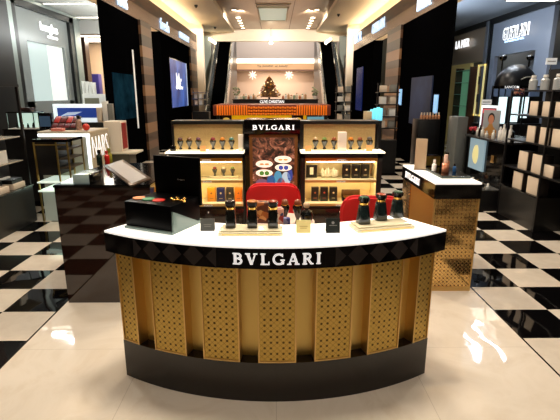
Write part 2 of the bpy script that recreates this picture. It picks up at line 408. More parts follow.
z_w = on_x(45, 44, SX).z; z_b = on_x(45, 101, SX).z
struct(MB().box(SX-.06, SX, y_near-.12, y_far+.05, z_w, zt-.14).box(SX-.06, SX, y_near-.12, y_near+.35, 0, z_w).box(SX-.06, SX, y_far-.25, y_far+.05, 0, z_w).box(SX-.06, SX, y_near-.12, y_far, 0, z_b).obj('wall_left_shopfront', GREYPANEL))
wm = mat('frosted lit screen', (120, 128, 126), .3, emit=(206, 226, 222), es=.72); wl = mat('pale lit screen', (140, 142, 138), .3, emit=(240, 244, 238), es=.92)
ymid = pY(51, SX, 2.4)
struct(B(SX-.14, SX-.06, y_near+.3, ymid, z_b, z_w).obj('window_1', wm)); struct(B(SX-.14, SX-.06, ymid, y_far-.2, z_b, z_w).obj('window_2', wl))
# the shop on the right
RX = 6.0; z2 = 3.58
GREYR = mat('blue grey shopfront panel', (128, 136, 150), .3)
ya, yb = pY(552, RX, 3), pY(492, RX, 3); yc_, yd = pY(487, RX, 3), pY(452, RX, 3)
struct(MB().box(RX, RX+.1, ya, yb, 2.62, z2-.1).box(RX, RX+.1, ya, ya+.55, 0, 2.62).box(RX, RX+.1, yb-.25, yb, 0, 2.62).obj('wall_right_shopfront', GREYR))
struct(MB().box(RX-.05, RX+.12, ya-.3, yd+.3, z2-.1, z2+.05).box(RX-.05, RX+.12, yb, yb+.16, 0, z2).obj('window_frame_right', DARKFRAME))
struct(B(RX-.08, RX+.12, yb+.16, yc_, 0, z2).obj('trim_shopfront_right', mat('grey profile', (130, 138, 150), .35, .6)))
struct(B(RX, RX+.1, yc_, yd+1.5, 2.55, z2-.1).obj('wall_right_second_fascia', mat('taupe fascia', (150, 132, 112), .35)))
struct(B(RX+.9, RX+1.0, ya-1, yd+3, 0, 3.6).obj('wall_right_shop_back', mat('slate shop wall', (84, 94, 112), .5)))
struct(B(RX, RX+.1, yc_+1.0, yd+1.5, 0, 2.55).obj('wall_right_second', mat('mustard lit wall', (196, 178, 118), .5, emit=(196, 172, 100), es=.08)))

# ================================================================== THE CURVED COUNTER
CC = 3.88                                   # centre of the arcs, on the y axis
def polar(r, a, z): return Vector((r*math.sin(a), CC-r*math.cos(a), z))
ct = thing('display_counter', 'curved gold lattice counter with white lit top and black fascia, nearest of all', 'counter', (0, 0, 0))
MB().sector(1.36, 1.728, -R(31.5), R(31.5), 0, .24, CC, 40).obj('plinth', PLINTH, ct)
MB().sector(1.40, 1.655, -R(31.3), R(31.3), .24, .79, CC, 40).obj('body', GOLD_SATIN, ct)
pan_uv = lambda co: ((math.atan2(co.x, CC-co.y))*1.72, co.z)
for k in range(-3, 4):
    a0, a1 = R(k*10.1-3.2), R(k*10.1+3.6)
    if abs(k) == 3: a0, a1 = (R(27.4), R(31.4)) if k > 0 else (-R(31.4), -R(27.2))
    am = (a0+a1)/2; hw = (a1-a0)/2
    p = MB().sector(1.70, 1.722, a0+.003, a1-.003, .243, .787, CC, 8).obj('lattice_panel', LATTICE, ct, uv=lambda co, am=am: ((math.atan2(co.x, CC-co.y)-am)*1.72+.0168, co.z-.243))
    f = MB(); e = .0042
    f.sector(1.655, 1.728, a0, a0+e, .24, .79, CC, 1).sector(1.655, 1.728, a1-e, a1, .24, .79, CC, 1).sector(1.69, 1.727, a0, a1, .24, .247, CC, 8)
    f.obj('panel_frame', GOLD_EDGE, p)
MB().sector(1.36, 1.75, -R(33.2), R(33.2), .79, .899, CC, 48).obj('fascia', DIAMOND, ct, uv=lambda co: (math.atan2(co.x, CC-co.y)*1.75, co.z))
MB().sector(1.362, 1.748, -R(33.15), R(33.15), .899, .91, CC, 48).obj('worktop', WORKTOP, ct)
serif_word('BVLGARI', .060, .45, lambda u, v, d: polar(1.75+d, u/1.75+.003, .815+v), .006).obj('lettering', LETTER, ct, angle=20)
TOP = .911

# ---- bottles
def slim_bottle(loc, rz, label, gem, taper=1.0, h=.10, glass=BOTTLE, group=None):
    b = thing('perfume_bottle', label, 'bottle', loc, rz, group)
    MB().lathe([(.029*taper, 0), (.030*taper, .004), (.0245, h-.006), (.021, h)], (0, 0, 0), 24, sq=6).obj('body', glass, b)
    MB().lathe([(.018, h), (.0255, h+.003), (.0265, h+.014), (.019, h+.018)], (0, 0, 0), 20).obj('collar', COLLAR, b)
    c = MB().lathe([(.019, h+.018), (.026, h+.022), (.028, h+.040), (.026, h+.042)], (0, 0, 0), 24, sq=5).obj('cap', BLACK, b)
    MB().lathe([(.0265, h+.042), (.0265, h+.047), (.019, h+.051)], (0, 0, 0), 20).obj('gem', gem, c)
    return b
def bottle_tray(loc, rz, label, w=.30):
    t = thing('bottle_tray', label, 'tray', loc, rz)
    B(-w/2, w/2, -.065, .065, 0, .020, .004).obj('base', TRAY, t); B(-w/2+.012, w/2-.012, -.05, .075, .020, .028, .003).obj('plate', TRAY, t)
    MB().box(-w/2+.02, w/2-.02, -.0658, -.064, .009, .013).obj('inlay', COLLAR, t)
    return t
GEM_DK, GEM_RED, GEM_TAN, GEM_GRN = mat('dark gem', (40, 24, 20), .2), mat('red brown gem', (150, 60, 34), .25), mat('amber gem', (196, 120, 62), .25), mat('green gem', (48, 80, 56), .25)
p = on_z(250.5, 236.5, TOP); ang = .0
bottle_tray((p.x, p.y+.065, TOP), 0, 'ivory bottle tray left of centre on the white counter top', .345)
for px, py, g, l in ((231, 227, GEM_DK, 'black bottle with dark cap top, leftmost on the left ivory tray'), (252.5, 227, GEM_TAN, 'black bottle with tan cap top, in the middle of the left ivory tray'), (273, 227, GEM_RED, 'black bottle with red brown cap top, rightmost on the left ivory tray')):
    q = on_z(px, py, TOP+.028); slim_bottle((q.x, q.y, TOP+.028), 0, l, g, .95, .100)
p = on_z(384, 231, TOP); A2 = R(14)
bottle_tray((p.x, p.y+.06, TOP), A2, 'ivory bottle tray near the right end of the white counter top', .345)
for px, py, g, l in ((363, 223, GEM_GRN, 'dark tapered bottle with grey green cap top, leftmost on the right ivory tray'), (380, 219.5, GEM_RED, 'dark tapered bottle with brown cap top, in the middle of the right ivory tray'), (396.5, 216.5, GEM_GRN, 'dark tapered bottle with black cap top, rightmost on the right ivory tray')):
    q = on_z(px, py, TOP+.028); slim_bottle((q.x, q.y, TOP+.028), A2, l, g, 1.18, .106, BOTTLE_TEAL)
# ---- little cards
def card(px, py, w, h, m, label, ink=None, z=TOP, y=None, lines=2):
    q = on_z(px, py, z); t = thing('place_card', label, 'card', (q.x, q.y, z))
    tilt = Matrix.Rotation(R(-12), 4, 'X')
    c = MB().box(-w/2, w/2, -.0012, .0012, 0, h, mx=tilt).box(-w/2, w/2, .0, .0024, 0, h, mx=Matrix.Translation((0, h*.42, 0)) @ Matrix.Rotation(R(12), 4, 'X')).obj('card', m, t)
    if ink:
        k = MB()
        for i in range(lines): k.box(-w*.28+.004*i, w*.28-.004*i, -.002, -.0012, h*(.5-.14*i), h*(.5-.14*i)+.003, mx=tilt)
        k.obj('print', ink, c)
    return t
card(207.5, 231, .078, .068, mat('grey card', (92, 94, 92), .35), 'small grey tent card beside the black tester case', INKGREY)
card(303.5, 233, .078, .070, mat('pale yellow card', (240, 222, 150), .6), 'pale yellow tent card at the middle of the white counter top', mat('ochre ink', (190, 160, 90), .6))
k = card(333, 233, .076, .080, mat('green black card', (30, 36, 34), .35), 'black tent card right of the pale yellow card', INKGREY, lines=1)
MB().lathe([(.008, 0), (.008, .001)], (0, 0, 0), 12, mx=Matrix.Rotation(R(-12), 4, 'X') @ Matrix.Translation((0, -.0012, .056)) @ Matrix.Rotation(PI/2, 4, 'X')).obj('emblem', INKGREY, k.children[0])

# ---- the black tester case with its standing lid
fl, frn, br = on_z(126.5, 227.5, TOP), on_z(172, 234.5, TOP), on_z(199, 225, TOP)
ux = (frn-fl); W = ux.length; rz = math.atan2(ux.y, ux.x)
tc = thing('tester_case', 'open black tester case with standing lid on the left end of the counter', 'display case', (fl.x, fl.y, TOP), rz)
dep = .30
MB().box(-.004, W+.012, -.012, dep, 0, .014, .002).obj('base', GREYGLASS, tc)
CASE = mat('black case vinyl', (5, 5, 6), .3, spec=.06)
MB().box(0, W, 0, dep-.03, .014, .155, .003).obj('body', CASE, tc)
MB().prism([(.0, .014), (dep-.06, .014), (.006, .125)], lambda u, v, d: Vector((W+.0+d, u, v)), .001, .012).obj('side_fin', GREYGLASS, tc)
lid = B(0.0, W+.01, dep-.035, dep-.015, .1, .38, .004).obj('lid', CASE, tc)
text('lettering', 'Bvlgari', .009, (W*.62, dep-.036, .245), FRONT, INKGREY, lid, width=.05, depth=.001)
SW = [((232, 140, 84), .10), ((60, 140, 96), .31), ((196, 40, 28), .54)]
for i, (c, f) in enumerate(SW):
    o = MB().lathe([(.034, 0), (.036, .003), (.034, .006)], (W*f, .085, .155), 20).obj('swatch_disc', mat('disc %s' % ['coral', 'green', 'red'][i], c, .4), tc)
    lab(o, ['coral disc', 'green disc', 'red disc'][i])
g = MB()
for i in range(7): g.ball((W*(.72+.05*i), .13+.03*math.sin(i*2), .163), .012, .012, .008, 8)
lab(g.obj('ornament', COLLAR, tc), 'gilt ornaments')

# ================================================================== BEHIND THE COUNTER
def red_chair(loc, rz, label):
    c = thing('visitor_chair', label, 'chair', loc, rz, 'red velvet chairs behind the counter')
    # back: rounded panel, slightly curved round the sitter (sitter looks to +y of the chair)
    mb = MB(); bm = mb.bm; n, mrows = 16, 14; w, z0, z1 = .235, .44, .935
    def pt(i, j, off):
        u = -1+2*i/n; v = j/mrows; z = z0+(z1-z0)*v
        k = 1 if v < .62 else (1-((v-.62)/.38)**3.6*.20)
        zz = z-(abs(u)**5)*.035*(v**2)
        x = u*w*k*(.93+.07*v); y = .235-.30*0-.055*(u*u)+off-.07*(v)*-1
        return (x, y, zz)
    A = [[bm.verts.new(pt(i, j, 0)) for i in range(n+1)] for j in range(mrows+1)]; Bk = [[bm.verts.new(pt(i, j, .06)) for i in range(n+1)] for j in range(mrows+1)]
    for j in range(mrows):
        for i in range(n):
            bm.faces.new((A[j][i], A[j][i+1], A[j+1][i+1], A[j+1][i])); bm.faces.new((Bk[j][i], Bk[j+1][i], Bk[j+1][i+1], Bk[j][i+1]))
    for j in range(mrows):
        bm.faces.new((A[j][0], A[j+1][0], Bk[j+1][0], Bk[j][0])); bm.faces.new((A[j][n], Bk[j][n], Bk[j+1][n], A[j+1][n]))
    for i in range(n):
        bm.faces.new((A[0][i], Bk[0][i], Bk[0][i+1], A[0][i+1])); bm.faces.new((A[mrows][i], A[mrows][i+1], Bk[mrows][i+1], Bk[mrows][i]))
    bmesh.ops.recalc_face_normals(bm, faces=bm.faces)
    bmesh.ops.bevel(bm, geom=[e for e in bm.edges if len(e.link_faces) == 2 and e.calc_face_angle(0) > 1.0], offset=.018, segments=3, affect='EDGES')
    mb.obj('backrest', RED, c, angle=60)
    B(-.23, .23, -.24, .24, .39, .48, .03).obj('seat', RED, c)
    for sx in (-1, 1):
        for sy in (-1, 1): MB().cyl((sx*.19, sy*.19, 0), .012, .40, 10, .016).obj('leg', BLACK_SOFT, c)
    return c
red_chair((-.02, 3.98, 0), PI, 'red velvet chair directly behind the middle of the counter')
red_chair((.74, 3.50, 0), PI-.12, 'red velvet chair behind the right ivory bottle tray')

tb = thing('side_table', 'small round pale topped table between the red chairs and the counter', 'table', (.05, 3.17, 0))
MB().lathe([(.22, .725), (.232, .735), (.232, .745), (.224, .75)], (0, 0, 0), 40).obj('tabletop', mat('pale pink table top', (232, 206, 190), .25), tb)
MB().cyl((0, 0, .02), .03, .705, 16).obj('column', BLACK_SOFT, tb); MB().lathe([(.18, 0), (.18, .012), (.05, .03)], (0, 0, 0), 28).obj('foot', BLACK_SOFT, tb)

def cone_bottle(loc, label, capcol, h=.15, group=None, glass=BOTTLE, rz=0, rk=1):
    """foot, narrow waist, flaring shoulders and a domed coloured stopper"""
    b = thing('flared_bottle', label, 'bottle', loc, rz, group); k = h/.15
    P = lambda pr: [(r*k*rk, z*k) for r, z in pr]
    MB().lathe(P([(.018, .0), (.021, .003), (.019, .016), (.012, .026), (.022, .048), (.037, .084), (.042, .100), (.037, .112)]), (0, 0, 0), 18).obj('body', glass, b)
    MB().lathe(P([(.030, .112), (.032, .113), (.032, .117), (.030, .118)]), (0, 0, 0), 18).obj('collar', COLLAR, b)
    MB().lathe(P([(.028, .118), (.029, .132), (.022, .144), (.008, .150)]), (0, 0, 0), 18).obj('stopper', capcol, b)
    return b
GEMC = {n: mat('stopper '+n, c, .25) for n, c in dict(purple=(104, 66, 80), cream=(190, 160, 118), rust=(140, 76, 48), red=(130, 56, 58), orange=(206, 130, 46), teal=(76, 126, 116), green=(116, 136, 70), white=(214, 204, 186), plum=(88, 60, 58), brown=(112, 78, 50), smoke=(100, 92, 82)).items()}
TZ = .751
def on_table(px, py): return on_z(px, py, TZ)
cone_bottle((.065, 3.12, TZ), 'dark flared bottle with gold rim, on the round table beside a floral box', GEMC['rust'], .172, rk=.72)
cone_bottle((.155, 3.09, TZ), 'dark flared bottle with red brown rim, on the round table beside the pale ball stopper', GEMC['rust'], .178, rk=.76)
fb = thing('round_bottle', 'squat round black bottle with pale ball stopper on the round table', 'bottle', (.222, 3.15, TZ))
MB().lathe([(.02, 0), (.042, .012), (.05, .045), (.04, .075), (.014, .09), (.012, .1)], (0, 0, 0), 20).obj('body', BOTTLE, fb); MB().ball((0, 0, .122), .024).obj('stopper', mat('pale stopper', (226, 196, 160), .3), fb)
def floral(name, base, cols):
    m = mat(name, base, .5); t = NT(m); P = t.coord('Object')
    v = t.n.new('ShaderNodeTexVoronoi'); t.link(P, v.inputs['Vector']); v.inputs['Scale'].default_value = 34
    x = t.xyz(v.outputs['Color'])[0]
    n = t.n.new('ShaderNodeValToRGB'); n.color_ramp.interpolation = 'CONSTANT'; t.link(x, n.inputs[0]); e = n.color_ramp.elements
    while len(e) < len(cols): e.new(.5)
    for i, (el, c) in enumerate(zip(e, cols)): el.position = i/len(cols); el.color = rgb(*c)
    t.link(n.outputs[0], t.b.inputs['Base Color']); return m
FL1 = floral('pink floral paper', (200, 120, 110), [(190, 70, 70), (230, 170, 150), (120, 60, 60), (240, 210, 190), (60, 70, 110)])
FL2 = floral('amber floral paper', (170, 100, 50), [(170, 96, 40), (90, 40, 26), (206, 150, 90), (60, 26, 20)])
FL3 = floral('blue floral paper', (60, 70, 130), [(50, 60, 130), (130, 130, 170), (30, 30, 60)])
tag(put(B(-.04, .04, -.035, .035, 0, .13, .004).obj('gift_box', FL1), (.01, 3.03, TZ), .2), 'pink floral gift box standing on the round table', 'box')
tag(put(B(-.05, .05, -.04, .04, 0, .15, .004).obj('gift_box', FL2), (-.10, 3.14, TZ), -.1), 'amber floral gift box at the left of the round table', 'box')
tag(put(B(-.022, .022, -.02, .02, 0, .075, .004).obj('gift_box', FL3), (.075, 2.98, TZ), .1), 'small blue floral gift box in front of the flared bottles', 'box')

# ================================================================== THE BACK DISPLAY: two cabinets and a tower
DY = 4.6
def wx(px, Y=DY, py=150): return on_y(px, py, Y).x
def wz(py, Y=DY, px=275): return on_y(px, py, Y).z
GLOWSHELF = mat('lit shelf glass', (255, 248, 226), .3, emit=(255, 240, 205), es=1.5)
NICHELED = mat('niche led', (255, 240, 200), .4, emit=(255, 226, 168), es=22)
LABELM = mat('white shelf label', (240, 236, 226), .5)
def cabinet(name, label, px0, px1, npx0, npx1, gpx0, gpx1, sa, sb):
    x0, x1 = wx(px0), wx(px1); xm = (x0+x1)/2
    c = thing('display_cabinet', label, 'display cabinet', (xm, DY, 0))
    L = lambda px, Y=DY: wx(px, Y)-xm
    a, b = x0-xm, x1-xm; n0, n1 = L(npx0), L(npx1)
    zs, zn1, zn0, zmid = wz(152), wz(158), wz(204), wz(180.5); zt = wz(120.6, DY+.24)
    mb = MB().box(a, b, .03, .46, 0, .04).box(a, b, .42, .46, 0, zt).box(a, n0, 0, .46, .0, zs-.012).box(n1, b, 0, .46, .0, zs-.012).box(a, b, 0, .46, zn1, zs-.012).box(a, b, .015, .46, .04, zn0-.03)
    mb.box(a, b, .24, .46, zs, zt-.035).box(a, b, .20, .46, zt-.035, zt, .004).box(a, a+.022, .205, .46, zs, zt-.03).box(b-.022, b, .205, .46, zs, zt-.03)
    mb.obj('carcass', BLACK_SOFT, c)
    g0, g1 = max(a+.022, L(gpx0, DY+.24)), min(b-.022, L(gpx1, DY+.24))
    B(g0, g1, .228, .242, zs, zt-.036).obj('back_panel', BACKGOLD, c)
    B(a-sa, b+sb, -.02, .24, zs-.014, zs).obj('lit_shelf', GLOWSHELF, c)
    nb = MB().box(n0, n1, .26, .28, zn0, zn1).box(n0, n0+.004, .01, .26, zn0, zn1).box(n1-.004, n1, .01, .26, zn0, zn1); nb.obj('niche_lining', NICHE, c)
    B(n0, n1, -.004, .012, wz(161.5), zn1).obj('header_rail', GOLD, c)
    for z in (zmid, zn0): 
        s = B(n0, n1, 0, .26, z-.008, z+.004).obj('shelf', TRAY, c); B(n0, n1, -.006, .0, z-.022, z+.004).obj('shelf_edge', GOLD_EDGE, s)
    for z in (wz(161.5)-.004, zmid-.012):
        B(n0+.02, n1-.02, .03, .05, z-.008, z).obj('light_strip', NICHELED, c)
    for z in (wz(159.9), zmid-.010, zn0-.012):
        l = B(-.045, .045, -.009, -.006, z-.009, z+.006).obj('shelf_label', LABELM, c); text('lettering', 'BVLGARI', .009, (0, -.0095, z-.001), FRONT, INKDARK, l, depth=.001, width=.07)
    for k in range(2):
        zz0, zz1 = .06+k*(zn0-.1)/2, .05+(k+1)*(zn0-.1)/2
        d = B(a+.02, b-.02, -.004, .018, zz0, zz1, .003).obj('drawer', WOODDARK, c); MB().ball((0, -.014, zz1-.035), .011).obj('knob', CHROME, d)
    return dict(x=xm, zs=zs+.001, z1=zmid+.0045, z2=zn0+.0045)
CL = cabinet('l', 'left black display cabinet behind the counter, with orange and navy cartons', 168, 243.9, 175.5, 242.2, 172, 243, .03, 0)
CR = cabinet('r', 'right black display cabinet behind the counter, with rows of black cartons', 300.8, 383, 305.5, 378, 303.5, 374, 0, .02)

# tower
tx0, tx1 = wx(244.5), wx(300); txm = (tx0+tx1)/2
tw = thing('lightbox_tower', 'tall black tower with perfume poster between the two display cabinets', 'display tower', (txm, DY-.06, 0))
zt = wz(120.6, DY-.06); hw = (tx1-tx0)/2-.006; zh = wz(133.5, DY-.06)
B(-hw, hw, 0, .5, 0, zt).obj('carcass', BLACK, tw)
hd = B(-hw, hw, -.03, .02, zh, zt+.01, .002).obj('header', BLACK, tw)
serif_word('BVLGARI', .046, wx(294.5, DY-.1)-wx(252.5, DY-.1), lambda u, v, d: Vector((u+wx(273.5, DY-.1)-txm, -.03-d, (zh+zt)/2-.024+v)), .005).obj('lettering', LETTER, hd, angle=20)
fz1, fz0 = wz(134.5, DY-.06), .46; fw0, fw1 = wx(249.5, DY-.06)-txm, wx(297.5, DY-.06)-txm
fm = mat('bronze poster frame', (128, 88, 46), .4, .5)
B(fw0, fw1, -.012, 0, fz0, fz1).obj('poster_frame', fm, tw)
pm = noise_material('poster of warm rock', (28, 26, 24), (170, 116, 86), 9, .4, 0, (1, 1, 1.3)); t = NT(pm)
ps = t.ramp(t.noise(t.coord('Object'), 11, 8, .68, 1.5), [(.40, rgb(16, 24, 20)), (.50, rgb(70, 46, 36)), (.60, rgb(150, 100, 76)), (.76, rgb(232, 186, 164))])
t.link(ps, t.b.inputs['Base Color']); t.link(ps, t.b.inputs['Emission Color']); t.b.inputs['Emission Strength'].default_value = .32
p0, p1 = wx(252.5, DY-.07)-txm, wx(294.5, DY-.07)-txm
po = B(p0, p1, -.0135, -.011, fz0+.03, wz(137.5, DY-.07)).obj('poster', pm, tw)
def ell(px, py, rw, rh, m, name, d=.0145):
    q = on_y(px, py, DY-.075); sc = 4.6/437
    return MB().prism([(q.x-txm+rw*sc*math.cos(2*PI*i/24), q.z+rh*sc*math.sin(2*PI*i/24)) for i in range(24)], lambda u, v, k: Vector((u, -k, v)), .0125, d).obj(name, m, po)
PW = mat('print white', (250, 240, 226), .5, emit=(255, 244, 230), es=.5)
def pcol(n, c): return mat('print '+n, c, .5, emit=c, es=.4)
for px, py, c in ((264.3, 164, (206, 150, 90)), (283, 159.5, (214, 160, 90)), (264.3, 173, (70, 130, 50)), (283.5, 167.5, (60, 80, 170))):
    ell(px, py, 8.2, 3.5, PW, 'printed_bottle')
    for k in (-1, 1): ell(px+k*2.6, py+.2, 2.2, 2.1 if c[0] < 200 else .9, pcol(str(c), c), 'printed_petal', .0155)
for i, (px, py, rx_, ry_, c) in enumerate(((271, 181, 4, 6, (40, 90, 150)), (278, 178, 4, 7, (70, 150, 190)), (286, 179, 4.5, 7, (170, 200, 220)), (290, 175, 2.6, 6, (50, 70, 150)), (281, 184, 4, 6, (180, 80, 80)), (262, 183, 6, 4, (110, 90, 120)))):
    ell(px, py, rx_, ry_, pcol('gem %d' % i, c), 'printed_gem', .0143)

# bottles along the lit top shelves and the left niche
def row(pxs, Y, z, cols, where, h, grp):
    for i, (px, c) in enumerate(zip(pxs, cols)):
        cone_bottle((wx(px, Y), Y, z), where[i], GEMC[c], h, grp)
def riser(px0, px1, Y, z, label, hgt=.012):
    a, b = wx(px0, Y), wx(px1, Y); tag(put(B(-(b-a)/2, (b-a)/2, -.035, .035, 0, hgt, .002).obj('bottle_riser', TRAY), ((a+b)/2, Y, z)), label, 'riser')
YB = DY+.12
riser(177, 203, YB, CL['zs'], 'ivory riser under the left three bottles on the left cabinet top'); riser(209, 236, YB, CL['zs'], 'ivory riser under the right three bottles on the left cabinet top')
riser(312, 337, YB, CR['zs'], 'ivory riser left of the white column on the right cabinet top'); riser(347, 364.5, YB, CR['zs'], 'ivory riser right of the white column on the right cabinet top')
side = lambda t: [t % w for w in ('first', 'second', 'third')]
GB = 'flared bottles on the display cabinets'
row((180.8, 189.7, 198.8), YB, CL['zs']+.0125, ('plum', 'brown', 'purple'), ['dark flared bottle with %s, on the left part of the left cabinet top' % s for s in ('plum stopper', 'brown stopper', 'purple stopper')], .125, GB)
row((213.3, 222.7, 231.8), YB, CL['zs']+.0125, ('red', 'orange', 'teal'), ['dark flared bottle with %s stopper on the left cabinet top' % s for s in ('red', 'orange', 'teal')], .125, GB)
row((315.3, 324.3, 333.8), YB, CR['zs']+.0125, ('cream', 'green', 'rust'), ['dark flared bottle with %s stopper, left of the white column' % s for s in ('cream', 'green', 'rust')], .125, GB)
row((350.5, 359.5), YB, CR['zs']+.0125, ('orange', 'rust'), ['dark flared bottle with %s stopper, right of the white column' % s for s in ('orange', 'rust')], .125, GB)
row((369,), YB+.04, CR['zs'], ('smoke',), ['dark flared bottle with smoky stopper behind the right orange tan card'], .138, GB)
YN = DY+.13
riser(209, 238, YN, CL['z1'], 'ivory riser in the upper niche of the left cabinet', .022)
row((214, 223, 232), YN, CL['z1']+.0225, ('red', 'white', 'green'), ['dark flared bottle with %s stopper in the upper niche of the left cabinet' % s for s in ('red', 'white', 'green')], .098, GB)
def carton(px0, px1, h, Y, z, m, label, name='perfume_carton', dep=.06, emblem=None, cat='box', group=None, trim=None):
    a, b = wx(px0, Y), wx(px1, Y); c = thing(name, label, cat, ((a+b)/2, Y, z), 0, group); w = b-a
    o = B(-w/2, w/2, 0, dep, 0, h, .002).obj('box', m, c)
    if emblem:
        k = MB().lathe([(w*.13, 0), (w*.13, .0012)], (0, 0, 0), 6, mx=Matrix.Translation((0, .0001, h*.62)) @ Matrix.Rotation(PI/2, 4, 'X')).box(-w*.22, w*.22, -.0012, .0, h*.22, h*.25); k.obj('emblem', emblem, o)
    return c
EMB = mat('pale emblem', (206, 186, 150), .4); EMBD = mat('brown emblem', (130, 80, 30), .4)
GK = 'cartons in the display cabinets'
for a, b, m, e, l in ((205.5, 213.8, AMBER, EMBD, 'golden yellow perfume carton in the lower niche of the left cabinet'), (215.2, 223.3, NAVY, EMB, 'navy blue perfume carton in the lower niche of the left cabinet'), (224.8, 232.3, CHAR, EMB, 'charcoal perfume carton between the navy and orange cartons'), (233.7, 241, mat('bright orange carton', (232, 128, 34), .45), EMBD, 'orange perfume carton at the right end of the lower niche')):
    carton(a, b, .148, YN-.04, CL['z2'], m, l, emblem=e, group=GK)
for i, (a, b) in enumerate(((343.5, 351.3), (353, 361), (362.5, 370.5))):
    carton(a, b, .145, YN-.03, CR['z1'], BLACK_SOFT, 'black carton in the upper niche of the right cabinet, %s of three' % ('left', 'middle', 'right')[i], emblem=EMB, group=GK)
for i, (a, b) in enumerate(((312.3, 319.7), (321.5, 329.2), (331, 338.7))):
    carton(a, b, .150, YN-.03, CR['z2'], BLACK_SOFT, 'black carton in the lower niche of the right cabinet, %s of three' % ('left', 'middle', 'right')[i], emblem=[mat('copper emblem', (200, 110, 60), .4), mat('red emblem', (180, 70, 50), .4), EMB][i], group=GK)
q = carton(306.5, 317.5, .135, YN, CR['z1'], BLACK_SOFT, 'black carton with a white bottle picture at the left of the upper niche', dep=.04); w = wx(317.5, YN)-wx(306.5, YN)
B(-w*.16, w*.16, -.002, .0, .035, .11).obj('picture', LABELM, q.children[0])
# crystal ornament
cr = MB(); random.seed(3)
for i in range(9):
    cr.lathe([(.012, 0), (.022, .02), (.02, .045+.03*random.random()), (.002, .07+.04*random.random())], (-.075+.019*i, .02*math.sin(i*1.7), 0), 5, mx=Matrix.Rotation(.35*math.sin(i*2.1), 4, 'Y'))
tag(put(cr.obj('crystal_cluster', mat('white crystal', (250, 244, 228), .2)), (wx(330.5, YN), YN+.03, CR['z1']+.008)), 'white crystal cluster between the picture carton and the black cartons', 'ornament')
oc = thing('gift_case', 'open black gift case with gold lining in the lower niche', 'gift case', (wx(353.5, YN), YN+.01, CR['z2']))
B(-.10, .10, -.045, .05, 0, .035, .003).obj('base', BLACK_SOFT, oc); B(-.085, .085, -.035, .04, .035, .05).obj('lining', GOLD, oc); B(-.10, .10, .045, .055, .03, .115, .003, Matrix.Rotation(R(-8), 4, 'X')).obj('lid', mat('brown gold lid', (90, 62, 30), .4), oc)
carton(338.2, 346.3, .195, DY+.03, CR['zs'], mat('white carton', (236, 226, 210), .5), 'tall white carton standing among the bottles on the right cabinet top', dep=.075)
carton(238.4, 243.2, .17, DY+.04, CL['zs'], mat('white carton', (236, 226, 210), .5), 'white carton at the right end of the left cabinet top', dep=.06)
TAN = mat('tan card', (226, 172, 110), .6)
def stand_card(px0, px1, py1, h, z, Y, label):
    a, b = wx(px0, Y), wx(px1, Y); c = thing('price_card', label, 'card', ((a+b)/2, Y, z)); w = b-a
    MB().box(-w/2, w/2, -.001, .001, 0, h).box(-w/2, w/2, -.001, .03, 0, .002).obj('card', TAN, c)
stand_card(200, 206, 152, .062, CL['zs'], DY+.02, 'tan card in front of the left cabinet top bottles'); stand_card(305, 311.5, 152, .062, CR['zs'], DY+.02, 'tan card at the left end of the right cabinet top'); stand_card(366, 372.5, 152, .065, CR['zs'], DY+.04, 'orange tan card at the right end of the right cabinet top')
tag(put(B(-.028, .028, -.03, .03, 0, .055, .006).obj('ring_box', BLACK), (wx(171.5), DY+.08, CL['zs'])), 'small black box at the left end of the left cabinet top', 'box')

# ================================================================== RIGHT GOLD COUNTER
gx0, gx1, gy0, gy1, gz = 1.29, 1.675, 3.58, 4.55, .947
gc = thing('display_counter', 'tall gold lattice counter with lit top, right of the curved counter', 'counter', ((gx0+gx1)/2, (gy0+gy1)/2, 0))
def loc_(x0, x1, y0, y1): return x0-(gx0+gx1)/2, x1-(gx0+gx1)/2, y0-(gy0+gy1)/2, y1-(gy0+gy1)/2
def gB(x0, x1, y0, y1, z0, z1, bev=0): a = loc_(x0, x1, y0, y1); return B(*a, z0, z1, bev)
gB(gx0+.012, gx1-.016, gy0+.02, gy1-.03, .0, .813).obj('body', mat('polished gold sheet', (196, 146, 72), .40, .75), gc)
f = gB(gx0+.012, gx1-.012, gy0+.005, gy0+.02, .035, .81).obj('lattice_panel', LATTICE_SHINY, gc, uv=lambda co: (co.x, co.z))
MB().box(*loc_(gx0+.006, gx1-.006, gy0, gy0+.02), 0, .035).box(*loc_(gx0+.006, gx0+.016, gy0, gy0+.02), .035, .813).box(*loc_(gx1-.016, gx1-.006, gy0, gy0+.02), .035, .813).obj('panel_frame', GOLD_EDGE, gc)
gB(gx0+.004, gx0+.013, gy1-.30, gy1-.04, .02, .81).obj('lattice_panel', LATTICE_SHINY, gc, uv=lambda co: (co.y, co.z))
gB(gx0, gx1, gy0, gy1, .813, .932).obj('fascia', BLACK, gc); gB(gx0+.003, gx1-.003, gy0+.003, gy1-.003, .932, gz).obj('worktop', WORKTOP, gc)
serif_word('BVLGARI', .058, .44, lambda u, v, d: Vector((gx0-(gx0+gx1)/2-d, -u+.13, .845+v)), .006).obj('lettering', LETTER, gc, angle=20)
gz += .001
tb2 = thing('tester_tray', 'black glass tester tray on the right gold counter', 'tray', (1.53, 4.0, gz)); B(-.125, .125, -.24, .40, 0, .02, .003).obj('base', mat('smoked glass tray', (62, 70, 66), .1), tb2)
B(-.115, .115, -.225, .385, .02, .024).obj('mat', BLACK, tb2)
lp = on_z(421, 171, gz)
pb = thing('sign_board', 'plain beige upright board at the far left corner of the right gold counter', 'sign', (lp.x+.0, lp.y+.04, gz), -.45); B(-.052, .052, -.006, .006, 0, .295, .003).obj('board', mat('beige board', (176, 154, 124), .6), pb); B(-.055, .055, -.025, .025, 0, .012, .003).obj('foot', CHROME, pb)
